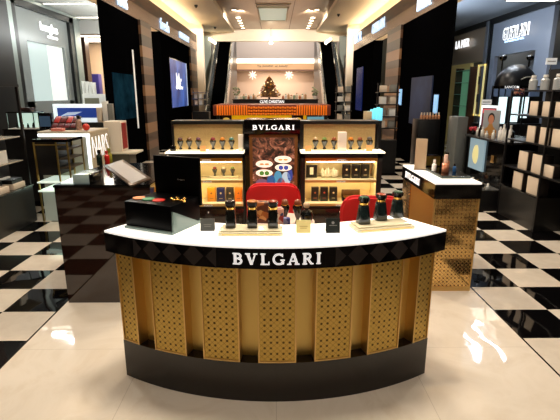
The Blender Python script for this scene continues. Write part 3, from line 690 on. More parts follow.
def small_bottle(loc, label, m, capm, r=.022, h=.10, cap=.03, name='perfume_bottle', seg=16):
    b = thing(name, label, 'bottle', loc)
    MB().lathe([(r*.9, 0), (r, .004), (r, h*.8), (r*.5, h*.95), (r*.45, h)], (0, 0, 0), seg).obj('body', m, b); MB().lathe([(r*.55, h), (r*.6, h+.004), (r*.55, h+cap)], (0, 0, 0), seg).obj('cap', capm, b); return b
ROSE = mat('rose gold glass', (226, 150, 116), .15, .4)
small_bottle((1.50, 3.95, gz+.0245), 'rose gold bottle at the front of the smoked tray', ROSE, mat('rose cap', (240, 200, 180), .3), .030, .085, .07)
small_bottle((1.545, 4.05, gz+.0245), 'rose bottle with black cap on the smoked tray', ROSE, BLACK, .028, .10, .06)
small_bottle((1.425, 4.02, gz+.0245), 'clear white bottle at the left of the smoked tray', WHITE, WHITE, .02, .07, .03)
small_bottle((1.595, 3.98, gz+.0245), 'small blue bottle at the right of the smoked tray', mat('blue glass', (60, 110, 170), .1), BLACK, .016, .05, .02)
gcs = thing('glass_showcase', 'small brass edged glass case behind the tester tray bottles', 'showcase', (1.50, 4.32, gz+.0245)); GREENGOLD = mat('olive gold panel', (150, 136, 62), .35)
B(-.085, .085, .0, .01, 0, .1).obj('back', GREENGOLD, gcs); B(-.085, .085, -.07, 0, 0, .008).obj('base', BLACK, gcs); B(-.085, .085, -.07, .01, .1, .108).obj('top', BLACK, gcs)
MB().box(-.085, -.079, -.07, -.064, .008, .1).box(.079, .085, -.07, -.064, .008, .1).obj('frame', COLLAR, gcs)

# ================================================================== LEFT DARK COUNTER
lx0, lx1, ly0, ly1, lz = -1.685, -.96, 3.385, 4.50, .975
lc = thing('display_counter', 'plain dark brown gloss counter left of the curved counter', 'counter', ((lx0+lx1)/2, (ly0+ly1)/2, 0)); hx, hy = (lx1-lx0)/2, (ly1-ly0)/2
B(-hx, hx, -hy, hy, 0, lz-.02).obj('body', mat('dark brown gloss panel', (42, 25, 20), .05, coat=.8), lc); B(-hx-.006, hx+.006, -hy-.006, hy, lz-.02, lz-.004).obj('top_edge', BLACK, lc); B(-hx, hx, -hy, hy, lz-.004, lz).obj('glass_top', mat('dark glass top', (18, 16, 15), .1, spec=.15), lc)
lz += .001
P1, P2 = on_z(141.3, 182.5, lz+.022), on_y(113.5, 163, 3.78)
d = (P2-P1); ln = d.length
tl = thing('tilted_mirror', 'tilted grey mirror panel with bronze frame on the dark brown counter', 'mirror', P1)
zax = d.normalized(); yax = Vector((.75, .6, .22)); xax = yax.cross(zax).normalized(); yax = zax.cross(xax)
mx = Matrix((xax, yax, zax)).transposed().to_4x4()
B(-.006, .006, -.085, .085, 0, ln, .003, mx).obj('frame', mat('bronze frame', (74, 60, 48), .3, .6), tl)
B(-.009, .009, -.062, .062, .03, ln-.03, 0, mx).obj('panel', mat('grey mirror', (128, 122, 118), .35), tl)
MB().tube([tuple(d*.55), tuple(Vector((d.x*.55-.02, d.y*.55+.05, -.012)))], .008).tube([tuple(d*.55), tuple(Vector((d.x*.55-.08, d.y*.55-.04, -.012)))], .008).obj('stand', BLACK_SOFT, tl)
for px, py, r, h, cap, m, cm, l in ((100, 165.5, .026, .115, .035, mat('black green glass', (18, 34, 28), .12), BLACK, 'dark green bottle at the left of the trio on the dark brown counter'), (107.5, 164, .024, .10, .03, mat('red glass', (196, 40, 34), .15), mat('red glass', (0, 0, 0)), 'red bottle in the middle of the trio on the dark brown counter'), (112.3, 162.5, .027, .115, .035, mat('olive glass', (130, 124, 44), .15), mat('olive glass', (0, 0, 0)), 'olive green bottle at the right of the trio on the dark brown counter')):
    q = on_z(px, py, lz); small_bottle((q.x, min(q.y, ly1-.04), lz), l, m, cm, r, h, cap)
gb = on_z(72, 184.4, lz)
gs = thing('glass_block', 'low pale glass case with black edge on the left end of the dark brown counter', 'showcase', (gb.x, gb.y+.02, lz)); B(0, .125, 0, .22, 0, .07, .003).obj('case', mat('pale grey glass', (150, 166, 160), .1, emit=(170, 190, 184), es=.12), gs); B(.125, .155, 0, .22, 0, .075, .002).obj('edge', BLACK, gs)
gb = on_z(59, 184.4, lz); tag(put(B(0, .105, 0, .20, 0, .012, .002).obj('light_plate', mat('lit glass plate', (240, 246, 240), .3, emit=(236, 250, 240), es=.9)), (gb.x+.004, gb.y+.02, lz)), 'thin lit glass plate at the left corner of the dark brown counter', 'plate')

# ================================================================== LEFT SIDE: counters and stands
random.seed(11)
# ---- near gondola at the left edge, face on x=-3.2
GX = -3.2; gy0, gy1 = 4.3, 5.87
gd = thing('shelf_gondola', 'tall dark open shelf stand at the far left edge of the floor', 'shelf stand', (GX, gy0, 0)); D0 = gy1-gy0
zb = on_x(33.7, 184.7, GX).z; ztop = on_x(22, 87, GX).z
B(-.75, 0, 0, D0, 0, zb).obj('base', mat('dark grey laminate', (30, 28, 26), .3), gd); B(-.76, .01, -.01, D0+.01, zb, zb+.014).obj('base_top', mat('dark glass', (40, 42, 40), .1), gd)
for x in (-.02, -.74):
    for y in (.02, D0-.02): B(x-.014, x+.014, y-.014, y+.014, zb+.014, ztop).obj('post', BLACK_SOFT, gd)
B(-.76, .0, 0, .03, ztop, ztop+.03).obj('top_rail', BLACK_SOFT, gd); B(-.035, .0, 0, D0, ztop, ztop+.03).obj('top_rail', BLACK_SOFT, gd)
B(-.78, -.72, 0, D0, zb, 2.3).obj('back_panel', mat('dark red brown panel', (58, 26, 18), .5), gd)
zs1, zs2 = on_x(20, 160.5, GX).z, on_x(20, 136, GX).z
for z in (zs1, zs2): B(-.72, -.005, .0, D0-.12, z-.014, z, .002).obj('shelf', mat('pale shelf glass', (168, 158, 140), .2), gd)
def cube_thing(name, label, cat, m, loc, size, rz=0, bev=.003, group=None): x, y, z = size; return tag(put(B(-x/2, x/2, -y/2, y/2, 0, z, bev).obj(name, m), loc, rz), label, cat, group)
q = on_x(7.5, 161, GX+.0); cube_thing('display_card', 'white card block on the middle shelf of the dark stand', 'card', WHITE, (GX-.06, q.y, zs1+.001), (.03, .17, .15))
q = on_x(20.5, 186.5, GX); cube_thing('carton', 'white carton at the right end of the dark stand base', 'box', WHITEBOX, (GX-.09, q.y+.02, zb+.015), (.14, .26, .07)); cube_thing('black_case', 'black case lying on the white carton of the dark stand', 'case', BLACK_SOFT, (GX-.10, q.y+.02, zb+.0855), (.12, .24, .05))
q = on_x(5, 191, GX); cube_thing('carton', 'white carton on the dark stand base nearest the left edge', 'box', WHITEBOX, (GX-.09, q.y, zb+.015), (.14, .26, .075))
q = on_x(3, 138, GX); cube_thing('carton', 'small orange carton on the upper shelf of the dark stand', 'box', ORANGE, (GX-.12, q.y-.02, zs2+.001), (.1, .12, .05))

# ---- brass framed trolley with black cabinet
CY0 = 5.80
a, b = on_y(33.5, 150, CY0), on_y(68, 150, CY0); w = b.x-a.x
tz = on_y(50, 139.5, CY0).z
bt = thing('display_trolley', 'black cabinet trolley on slim brass legs left of the white cosmetics counter', 'trolley', (a.x, CY0, 0))
BRASS = mat('brass', (176, 150, 84), .3, .9)
for x in (.008, w*.66, w-.008):
    for y in (.01, .46): B(x-.009, x+.009, y-.009, y+.009, 0, tz-.03).obj('leg', BRASS, bt)
B(0, w, 0, .47, tz-.035, tz).obj('top', BLACK, bt); B(.02, w*.66-.01, .02, .46, .62, tz-.036).obj('cabinet', BLACK_SOFT, bt)
for z in (.70, .82, .94): B(w*.66+.01, w-.018, .02, .45, z, z+.02).obj('shelf', mat('bronze slat', (70, 60, 46), .4), bt)
B(0, w, .0, .014, tz-.075, tz-.062).obj('rail', BRASS, bt)
B(.02, w-.02, .04, .44, .0, .40).obj('lower_case', mat('pale lit glass case', (176, 186, 176), .12, emit=(200, 216, 204), es=.10), bt)
for z in (.405, .52): B(.0, w+.06, -.02, .45, z, z+.018).obj('lit_shelf', mat('pale lit edge', (226, 240, 228), .3, emit=(225, 245, 228), es=.7), bt)

# ---- white cosmetics counter with lit trim and tall thin letters
NY = 6.4; nx1 = on_y(91, 150, NY).x; nx0 = nx1-.72; nz = on_y(91, 133, NY).z; nl = .72
nc = thing('display_counter', 'white lacquer cosmetics counter with glowing edge and tall thin letters', 'counter', (nx1, NY, 0))
B(-.72, 0, .012, nl, 0, nz).obj('body', mat('pale silver lacquer', (196, 196, 182), .25), nc); B(-.725, .004, .005, nl+.004, nz, nz+.02).obj('worktop', mat('cream counter top', (214, 198, 172), .3), nc)
B(-.72, 0, -.004, .012, nz-.05, nz-.012).obj('light_strip', LED_COOL, nc); B(-.05, -.012, -.004, .012, nz-.50, nz-.05).obj('light_strip', LED_COOL, nc)
B(.0, .003, .012, nl, 0, nz).obj('side_panel', mat('cream side panel', (192, 178, 152), .35), nc)
text('lettering', 'NARS', .30, (.006, nl*.50, nz-.21), LEFTW, SIGNWHITE, nc, width=.60, depth=.006, bold=-.05)
nz += .021
tag(put(MB().ball((0, 0, .05), .05).obj('red_ball', mat('red lacquer', (206, 52, 40), .3)), (on_y(86, 127, NY+.15).x, NY+.15, nz)), 'shiny red ball on the corner of the white cosmetics counter', 'ornament')
small_bottle((on_y(79.5, 130, NY+.25).x, NY+.25, nz), 'brown patterned bottle left of the red ball', noise_material('speckled brown', (120, 96, 84), (190, 160, 140), 40, .4), BLACK_SOFT, .04, .16, .05)
mk = thing('makeup_stand', 'sloping black stand of red makeup palettes on the white cosmetics counter', 'makeup stand', (on_y(63.5, 128, NY+.30).x, NY+.36, nz))
sl = Matrix.Translation((0, 0, .055)) @ Matrix.Rotation(R(35), 4, 'X'); B(-.19, .19, -.08, .2, 0, .02, .002, sl).obj('board', BLACK_SOFT, mk); B(-.19, .19, -.1, .1, 0, .02).obj('foot', BLACK_SOFT, mk)
for i in range(4): B(-.17+.09*i, -.095+.09*i, .04, .18, .02, .032, .002, sl).obj('palette', [mat('red palette', (176, 44, 40), .35), mat('wine palette', (96, 24, 26), .35)][i % 2], mk)
for i in range(4): B(-.17+.09*i, -.095+.09*i, -.07, .02, .02, .028, .002, sl).obj('palette', mat('wine palette', (96, 24, 26), .35), mk)
cube_thing('tissue_box', 'low pink box in front of the red makeup palettes', 'box', mat('pink carton', (216, 130, 116), .5), (on_y(59, 131, NY+.12).x, NY+.10, nz), (.16, .10, .04))
# white box with a red stripe on a pale shelf table
WY = 7.2; a, b = on_y(106, 152, WY), on_y(122.5, 152, WY)
st = thing('shelf_table', 'low pale shelf table right of the white cosmetics counter', 'table', (a.x-.03, WY-.05, 0)); B(0, .52, 0, .40, a.z-.03, a.z, .003).obj('tabletop', mat('pale table top', (214, 206, 184), .3), st)
B(.03, .40, .03, .37, 0, a.z-.03).obj('body', mat('grey olive lacquer', (70, 66, 52), .3), st)
wb = thing('upright_box', 'tall white box with red side on the low pale shelf table', 'box', (a.x, WY, a.z+.001)); h = on_y(110, 121.5, WY).z-a.z
B(0, b.x-a.x, 0, .30, 0, h, .004).obj('box', mat('warm white lacquer', (226, 214, 196), .4), wb); B(b.x-a.x-.001, b.x-a.x+.006, .05, .26, .04, h-.03).obj('side_panel', mat('deep red', (150, 24, 22), .4), wb)
# lit glass show case and counter beneath it
LYc = 7.0; a, b = on_y(8, 129, LYc), on_y(33, 113, LYc)
blk = thing('display_counter', 'black counter under the glowing glass case at the far left', 'counter', (a.x-.05, LYc-.04, 0)); B(0, b.x-a.x+.26, 0, .6, 0, a.z-.012).obj('body', BLACK_SOFT, blk); B(-.01, b.x-a.x+.27, -.01, .6, a.z-.012, a.z-.002).obj('worktop', BLACK, blk)
lcse = thing('glass_showcase', 'glowing pale green glass case holding tiny bottles at the far left', 'showcase', (a.x, LYc, a.z-.001)); w = b.x-a.x; h = b.z-a.z
B(0, w, .3, .32, 0, h).obj('back', mat('glowing pale panel', (226, 244, 232), .4, emit=(206, 236, 220), es=.75), lcse); B(0, w, 0, .32, h, h+.015).obj('top', BLACK, lcse); B(0, w, .0, .3, 0, .008).obj('base', LABELM, lcse)
MB().box(0, .012, 0, .012, .008, h).box(w-.012, w, 0, .012, .008, h).obj('frame', STEEL, lcse)
for i in range(4): small_bottle((a.x+w*(.2+.2*i), LYc+.12, a.z+.0075), ['tiny dark bottle at the left end in the glowing case', 'tiny amber bottle second in the glowing case', 'tiny dark bottle third in the glowing case', 'tiny black bottle at the right end in the glowing case'][i], [BOTTLE, mat('amber glass', (150, 90, 30), .2), BOTTLE, BLACK][i], BLACK, .018, .05+.012*(i % 2), .02)
cube_thing('hand_bag', 'small dark case on top of the glowing glass case', 'case', mat('dark plum case', (50, 34, 34), .4), (a.x+w*.62, LYc+.14, b.z+.016), (.16, .12, .06))
zc_ = a.z; a, b = on_y(36, 129.3, LYc), on_y(47.5, 113, LYc); a.z = zc_; mn = thing('counter_screen', 'small black framed screen beside the glowing glass case', 'screen', (a.x, LYc+.1, a.z-.001)); w = b.x-a.x; h = b.z-a.z
B(0, w, 0, .05, 0, h, .004).obj('frame', BLACK, mn); B(.02, w-.02, -.003, .001, .03, h-.05).obj('display', mat('dim blue screen', (64, 84, 104), .2, emit=(70, 96, 124), es=.25), mn)
# counter with white framed blue poster
PY_ = 7.72; a, b = on_y(54.5, 122, PY_), on_y(101, 104, PY_); pc = thing('display_counter', 'dark counter carrying the blue lit poster behind the white cosmetics counter', 'counter', (a.x-.2, PY_-.15, 0)); B(0, b.x-a.x+.48, 0, .52, 0, a.z-.002).obj('body', BLACK_SOFT, pc)
ps_ = thing('lit_poster', 'blue lit poster in a white frame standing behind the white cosmetics counter', 'poster', (a.x, PY_, a.z-.001)); w = b.x-a.x; h = b.z-a.z
B(0, w, 0, .06, 0, h, .004).obj('frame', mat('glowing white frame', (240, 246, 248), .4, emit=(226, 240, 246), es=.8), ps_)
bp = B(.07, w-.07, -.006, .0, .07, h-.06).obj('picture', mat('deep blue print', (40, 66, 150), .4, emit=(40, 70, 160), es=.4), ps_)
MB().prism([(.12, .1), (w*.45, .12), (w*.6, .17), (w*.3, .16)], lambda u, v, d: Vector((u, -.006-d, v)), 0, .004).obj('printed_shape', mat('pale print', (190, 206, 236), .4, emit=(190, 206, 236), es=.5), bp)
for i, (px, hh) in enumerate(((98, .24), (104, .34), (109, .30))): cube_thing('carton', ['short pale carton right of the blue lit poster', 'tall pale carton right of the blue lit poster', 'grey carton farthest right of the blue lit poster'][i], 'box', [WHITEBOX, WHITE, mat('grey carton', (130, 130, 124), .5)][i], (on_y(px, 122, PY_-.05).x+.05, PY_-.06+.0*i, a.z-.001), (.082, .08, hh))

# ---- signs and posters on the left facade
def wall_sign(X, px, py, word, h, wid, label, m, out=.02):
    p = on_x(px, py, X); s = 1 if X > 0 else -1
    o = text('shop_sign', word, h, (X-s*out, p.y, p.z), RIGHTW if s > 0 else LEFTW, m, width=wid, depth=.03, bold=-.005); return tag(o, label, 'sign')
wall_sign(SX, 46, 29.5, 'hourglass', .26, .85, 'white lettering high on the grey shopfront at the left', SIGNWHITE, .08)
wall_sign(SX, 49.5, 38, 'COSMETICS', .055, .5, 'tiny white second line of lettering on the grey shopfront', SIGNWHITE, .08)
wall_sign(-FX, 121.5, 1.5, 'NARS', .24, .62, 'lit lettering at the near end of the left bronze fascia', SIGNBLUE)
wall_sign(-FX, 164, 25.5, 'fresh', .30, 1.05, 'lit lettering in the middle of the left bronze fascia', SIGNBLUE)
wall_sign(-FX, 184, 37.3, 'BURBERRY', .20, 1.75, 'lit lettering at the far end of the left bronze fascia', SIGNBLUE)
# lit blue poster
mp = thing('lit_poster', 'tall blue lit poster with white script on the left black facade', 'poster', (-FX, 0, 0))
y0, y1 = pY(170, -FX), pY(185.5, -FX); za, zb_ = on_x(177, 107, -FX).z, on_x(177, 61, -FX).z
blu = noise_material('blue poster print', (26, 44, 110), (74, 110, 190), 1.6, .3, 0, (1, 1, .6), emit=.75)
fr = B(.0, .03, y0-.05, y1+.05, za-.03, zb_+.03).obj('frame', BLACK, mp); pi = B(.03, .036, y0, y1, za, zb_).obj('picture', blu, mp)
text('lettering', 'Mr.', .52, (.04, (y0+y1)/2, za+(zb_-za)*.56), LEFTW, SIGNWHITE, pi, width=.95, depth=.004); text('lettering', 'BURBERRY', .09, (.04, (y0+y1)/2, za+(zb_-za)*.42), LEFTW, SIGNWHITE, pi, width=1.15, depth=.004)
B(.03, .05, y1+.05, y1+.09, za, zb_).obj('edge_light', mat('pale blue edge', (190, 210, 240), .4, emit=(190, 210, 240), es=.6), mp)
dp = thing('lit_poster', 'dark poster with dim teal glow on the near left black facade', 'poster', (-FX, 0, 0)); y0, y1 = pY(112, -FX), pY(133, -FX)
tm = noise_material('dim teal print', (2, 3, 5), (20, 50, 66), 1.3, .6, 0, (1, 1, 1), emit=.35); tm.node_tree.nodes['Principled BSDF'].inputs['Specular IOR Level'].default_value = 0
B(.0, .02, y0, y1, 1.1, 2.05).obj('picture', tm, dp); B(.02, .04, y1, y1+.05, .85, 2.6).obj('edge_light', mat('warm grey edge light', (210, 206, 196), .4, emit=(214, 208, 196), es=.7), dp)
# shop opening on the left: glass shelves and framed picture on the pale wall behind
y0 = pY(158, -4.9); ps2 = thing('glass_shelf_unit', 'bright glass shelf unit inside the opening beyond the left banded pillar', 'shelf unit', (-4.2, 15.2, 0))
B(-.9, .9, .5, .54, 0, 3.2).obj('back_panel', mat('bright shop panel', (232, 232, 218), .5, emit=(236, 236, 220), es=.45), ps2)
for z in (.5, .9, 1.3): B(-.9, .9, 0, .5, z, z+.03).obj('shelf', mat('green glass shelf', (160, 196, 176), .15), ps2)
pf = thing('framed_picture', 'dark framed picture inside the opening beyond the left banded pillar', 'picture', (-3.95, 15.62, 1.75)); B(-.30, .30, 0, .04, 0, 1.0).obj('frame', BLACK_SOFT, pf); B(-.22, .22, -.01, 0, .1, .9).obj('picture', CREAM_LIT, pf)
stl = thing('display_stand', 'small dark stand with stacked goods at the foot of the far left pillar', 'display stand', (-2.72, 17.0, 0)); B(-.3, .3, -.2, .2, 0, 1.0).obj('base', BLACK_SOFT, stl)
for i in range(3): B(-.28, .28, -.18, .18, 1.22+.22*i, 1.24+.22*i).obj('shelf', STEEL, stl)
for x in (-.27, .27): B(x-.012, x+.012, -.012, .012, 1.0, 1.75).obj('post', BLACK_SOFT, stl)
for i in range(6): cube_thing('goods_box', ['pale goods box, %s on the shelves by the far left pillar' % s for s in ('lower left', 'lower middle', 'lower right', 'upper left', 'upper middle', 'upper right')][i], 'box', [WHITEBOX, WHITE, CHAR][i % 3], (-2.89+.17*(i % 3), 16.96, 1.241+.22*(i//3)), (.1, .1, .15), group='goods by the far left pillar')

# the shop at the left rear: ceiling slats of wood, a blue figure panel and white units
def block(name, label, cat, m, px0, px1, y0, y1, Y, dep=.2, group=None):
    a, b = on_y(px0, y1, Y), on_y(px1, y0, Y); a.x = on_y(px0, (y0+y1)/2, Y).x; b.x = on_y(px1, (y0+y1)/2, Y).x; return tag(put(B(0, b.x-a.x, 0, dep, 0, b.z-a.z, .004).obj(name, m), (a.x, Y, a.z)), label, cat, group)
def blockf(name, label, cat, m, px0, px1, y0, Y, dep=.3):
    """a standing piece from the floor up"""
    a, b = on_y(px0, y0, Y), on_y(px1, y0, Y); return tag(put(B(0, b.x-a.x, 0, dep, 0, a.z, .004).obj(name, m), (a.x, Y, 0)), label, cat)
wd = noise_material('oak slat soffit', (120, 78, 46), (196, 150, 104), 2, .4, 0, (1, 6, 1))
struct(B(-7.4, -4.2, 14.6, 16.8, 3.35, 3.42).obj('ceiling_wood', wd)); struct(B(-9, -3.6, 14.4, 14.55, 3.36, 3.72).obj('wall_left_bulkhead', WHITECEIL))
for i in range(3): struct(B(-6.9, -4.6, 14.8+i*.7, 14.92+i*.7, 3.33, 3.352).obj('trim_rear_light_%d' % (i+1), LED))
sc_ = blockf('shelf_cabinet', 'white low cabinet with grey screen at the rear of the left shop', 'cabinet', WHITE, 82, 107, 94, 12.4, .5)
a, b = on_y(86, 110, 12.4), on_y(99, 98, 12.4); sx_ = sc_.location.x; lab(B(a.x-sx_, b.x-sx_, -.02, 0, a.z, b.z).obj('screen', mat('olive grey', (130, 126, 104), .4), sc_), 'grey olive screen')
blockf('blue_column', 'blue clad column at the rear of the left shop', 'column', mat('indigo panel', (58, 50, 128), .4), 86, 98, 74, 15.5, .3)
tag(put(B(0, .3, 0, .3, 0, 3.3).obj('brown_post', MAHOG), on_y(80, 92, 14.6)*1), 'dark brown post at the rear of the left shop', 'post').location.z = 0
for i in range(4): block('white_carton', 'white carton at the rear of the left shop, %s of four' % ('first from the left', 'second from the left', 'third from the left', 'last')[i], 'box', WHITE, 82+3.4*i, 84.6+3.4*i, 81+.5*i, 93.9, 12.55, .1, 'white cartons at the rear of the left shop')

# ================================================================== RIGHT SIDE
# ---- shelf stand with cream cartons
HX = 3.15; hy0, hy1 = 4.45, 6.2
hz = on_x(508.6, 187, HX).z
gr = thing('shelf_gondola', 'tall black shelf stand filled with cream cartons at the right edge', 'shelf stand', (HX, hy0, 0)); HD = hy1-hy0
B(0, .75, .85, HD, 0, hz).obj('base', mat('dark grey laminate', (30, 28, 26), .3), gr)
B(-.01, .75, .84, HD+.01, hz, hz+.012).obj('base_top', BLACK, gr)
B(.46, .50, 0, HD, .0, 1.95).obj('back_panel', BLACK_MATT, gr)
zr = [hz+.013, on_x(530, 172.5, HX).z, on_x(532, 143, HX).z, on_x(531, 115.5, HX).z]
ztop2 = on_x(545, 90, HX).z
for z in zr[1:]+[ztop2]: B(-.005, .46, .0, HD, z-.016, z).obj('shelf', BLACK_SOFT, gr)
for y in (.01, .82, HD-.012): B(-.008, .014, y-.012, y+.012, 0, ztop2).obj('post', BLACK_SOFT, gr)
rows = [((519, 528.5), (534, 545.5)), ((522, 531), (536, 546.5), (549, 559)), ((527, 535), (540, 549.5), (552.5, 562)), ((526.5, 534), (539, 547.5), (551.5, 560))]
hts = [16.5, 23, 18.5, 16]
nm = ['bottom', 'second', 'third', 'top']; pn = ['farthest', 'middle', 'nearest']
CARTDARK = mat('dark carton', (40, 32, 28), .5)
for r, (spans, z, hp) in enumerate(zip(rows, zr, hts)):
    for i, (p0, p1) in enumerate(spans):
        ya, yb = pY2 = (on_x(p1, 120, HX).y, on_x(p0, 120, HX).y)
        h = {0: .215, 1: .23, 2: .20, 3: .17}[r]
        if r == 1 and i == 2: h = .14
        c = thing('perfume_carton', 'cream carton on the %s shelf of the right stand, %s' % (nm[r], ('first from the counter side', 'next along', 'at the frame edge')[i]), 'box', (HX+.02, (ya+yb)/2, z+.001), 0, 'cream cartons on the right stand')
        w = abs(yb-ya)*.98; B(0, .012, -w/2, w/2, 0, h, .003).obj('front', WHITEBOX, c); B(.012, .14, -w/2, w/2, 0, h, .003).obj('box', CARTDARK, c)
for i in range(6):
    y = 4.62+.26*i; small_bottle((HX+.12, y, ztop2+.001), 'clear silver bottle on top of the right stand, %s from the frame edge' % ('first', 'second', 'third', 'fourth', 'fifth', 'sixth')[i], mat('silver glass', (190, 194, 194), .15, .3), WHITE, .05, .15, .03)

# ---- beauty counter with lit screen, face on x=3.2
KX = 3.2; ky0, ky1 = 6.28, 7.62; kz = .985
bc = thing('display_counter', 'black make up counter with blue lit screen behind the right gold counter', 'counter', (KX, ky0, 0)); KD = ky1-ky0
B(.02, .7, 0, KD, 0, kz-.03).obj('body', BLACK, bc); B(-.02, .72, -.02, KD+.02, kz-.03, kz, .003).obj('worktop', mat('grey black glass top', (52, 50, 50), .2), bc)
MB().box(-.0, .02, 0, .03, .1, kz-.03).box(-.0, .02, KD-.03, KD, .1, kz-.03).box(0, .02, 0, KD, .1, .13).obj('frame', DARKFRAME, bc)
y0, y1 = on_x(484, 155, KX).y-ky0, on_x(469.5, 155, KX).y-ky0; z0, z1 = on_x(477, 170, KX).z, on_x(477, 139, KX).z
scn = B(-.008, .02, y0, y1, z0, z1).obj('screen', mat('pale blue lit screen', (120, 136, 142), .3, emit=(150, 178, 190), es=.55), bc)
MB().prism([((y0+y1)/2+.13*math.cos(R(a))*(.6 if math.cos(R(a)) < 0 else 1), (z0+z1)/2+.15*math.sin(R(a))) for a in range(0, 360, 15)], lambda u, v, d: Vector((-.008-d, u, v)), 0, .003).obj('printed_shape', mat('pale yellow print', (226, 214, 150), .4, emit=(226, 214, 150), es=.55), scn)
em = MB()
for k in (-.028, 0, .028): em.tube([(-.002, .34+k, .66), (-.002, .34+k, .76)], .006)
em.tube([(-.002, .29, .67), (-.002, .30, .655), (-.002, .38, .655), (-.002, .39, .67)], .006); em.obj('emblem', GOLD_EDGE, bc)
lsh = B(-.28, .0, .0, KD-.05, .0, .30).obj('lower_shelf', BLACK_SOFT, bc); B(-.285, .0, .0, KD-.05, .30, .315).obj('shelf_glass', mat('grey lower glass', (90, 90, 88), .1), lsh)
for i in range(7): small_bottle((KX-.16, ky0+.05+.17*i, .316), 'small jar on the ledge of the make up counter, %s from near end' % ('first', 'second', 'third', 'fourth', 'fifth', 'sixth', 'seventh')[i], [mat('silver glass', (1, 1, 1)), BLACK, ROSE][i % 3], [WHITE, CHROME, COLLAR][i % 3], .028, .05, .03, 'cosmetic_jar')
kz += .001
def on_k(px, dx=.15): return on_x(px, 130, KX+dx).y
pp = thing('portrait_photo', 'upright portrait photo of a person on the black make up counter', 'photo', (KX+.25, on_k(490, .25), kz), -R(62)); w, h = .30, .40
B(-w/2, w/2, 0, .015, 0, h, .002).obj('board', mat('grey photo ground', (150, 154, 156), .4, emit=(150, 154, 156), es=.12), pp)
HEADM = mat('printed skin', (190, 124, 92), .5, emit=(190, 124, 92), es=.12)
el = lambda cx, cz, rx_, rz_, d, m, n: MB().prism([(cx+rx_*math.cos(2*PI*i/24), cz+rz_*math.sin(2*PI*i/24)) for i in range(24)], lambda u, v, k: Vector((u, -k, v)), .0, d).obj(n, m, pp)
el(0, .275, .062, .085, .001, mat('printed hair', (40, 26, 20), .6), 'printed_hair'); el(0, .255, .050, .072, .0018, HEADM, 'printed_face')
MB().prism([(-.12, .0), (.12, .0), (.115, .09), (.05, .14), (.03, .19), (-.03, .19), (-.05, .14), (-.115, .09)], lambda u, v, k: Vector((u, -k, v)), 0, .0014).obj('printed_shoulders', mat('printed tan', (176, 124, 60), .5, emit=(176, 124, 60), es=.1), pp)
rp = thing('lit_poster', 'white framed lit red poster behind the portrait photo', 'poster', (KX+.42, on_k(486, .42), kz), -R(65)); B(-.17, .17, .02, .05, 0, .46, .003).obj('frame', mat('glowing white frame', (1, 1, 1)), rp)
B(-.13, .15, .014, .02, .08, .42).obj('picture', mat('dark red print', (90, 26, 40), .4, emit=(100, 26, 44), es=.4), rp); B(-.12, .13, .012, .014, .33, .40).obj('printed_band', mat('pink print', (214, 90, 100), .4, emit=(214, 90, 100), es=.5), rp)
fl_ = thing('flower_bunch', 'bunch of red flowers at the far end of the black make up counter', 'flowers', (KX+.07, 7.54, kz)); fb2 = MB()
for i in range(12): fb2.ball((.05*math.cos(i*2.4)*(.4+.05*i), .05*math.sin(i*2.4)*(.4+.05*i), .09+.02*math.sin(i)), .026, .026, .022, 8)
fb2.obj('petals', mat('crimson petals', (176, 24, 40), .6), fl_); MB().cyl((0, 0, 0), .035, .07, 14, .045).obj('vase', BLACK, fl_)
for i, (px, h, c) in enumerate(((478, .10, 'w'), (480.4, .14, 'k'), (482.8, .12, 'w'), (494, .10, 'w'), (500.5, .16, 'w'), (504, .20, 'w'), (507.5, .17, 'w'), (511, .20, 'w'), (487, .07, 'w'), (513.5, .12, 'k'))):
    nth = ('pale bottle left of the portrait photo, nearest the red flowers', 'black bottle left of the portrait photo', 'pale bottle just left of the portrait photo', 'short pale bottle in front of the portrait photo', 'white bottle just right of the portrait photo', 'tall white bottle second right of the portrait photo', 'white bottle third right of the portrait photo', 'tall white bottle fourth right of the portrait photo', 'short white jar at the foot of the portrait photo', 'black bottle nearest the cream carton stand')[i]
    small_bottle((KX+.07, on_k(px, .07), kz), nth, WHITE if c == 'w' else BLACK, WHITE if c == 'w' else BLACK, .026, h, .03)
# grey cabinet and bright panels behind
blockf('glass_cabinet', 'grey cabinet beyond the far end of the black make up counter', 'cabinet', mat('grey steel cabinet', (104, 108, 106), .3), 458, 468.5, 117, 7.72, .4)
blockf('display_counter', 'dark counter behind the black make up counter', 'counter', BLACK_SOFT, 482, 545, 124, 9.3, .5)
LYR = 9.45; bz_ = on_y(500, 124, 9.3).z
lw = thing('lit_display_wall', 'display wall of white lit panels under the black dome hood', 'display wall', (on_y(517, 105, LYR).x, LYR, 0)); lX = lambda px, py: on_y(px, py, LYR).x-lw.location.x
B(lX(492, 105), lX(543, 105), .05, .08, bz_+.002, on_y(517, 86, LYR).z).obj('back_panel', BLACK_SOFT, lw)
for p0, p1, y0, y1 in ((498.5, 506, 97, 124), (512, 518.5, 97, 122), (522.5, 527.5, 97, 118)):
    B(lX(p0, 110), lX(p1, 110), 0, .05, on_y(500, y1, LYR).z, on_y(500, y0, LYR).z).obj('light_panel', mat('white lit panel', (226, 246, 246), .4, emit=(222, 246, 248), es=1.1), lw)
for p0, p1 in ((494.5, 505), (507, 514), (530, 540)): B(lX(p0, 92), lX(p1, 92), .01, .05, on_y(500, 96.5, LYR).z, on_y(500, 87.5, LYR).z).obj('grey_panel', mat('blue grey panel', (104, 122, 150), .35), lw)
for p0, p1 in ((513.5, 519), (521, 526)): B(lX(p0, 92), lX(p1, 92), .02, .05, on_y(500, 94.5, LYR).z, on_y(500, 87.5, LYR).z).obj('picture', floral('orange dark print', (180, 90, 60), [(190, 80, 50), (40, 30, 60), (220, 150, 110), (60, 30, 40)]), lw)
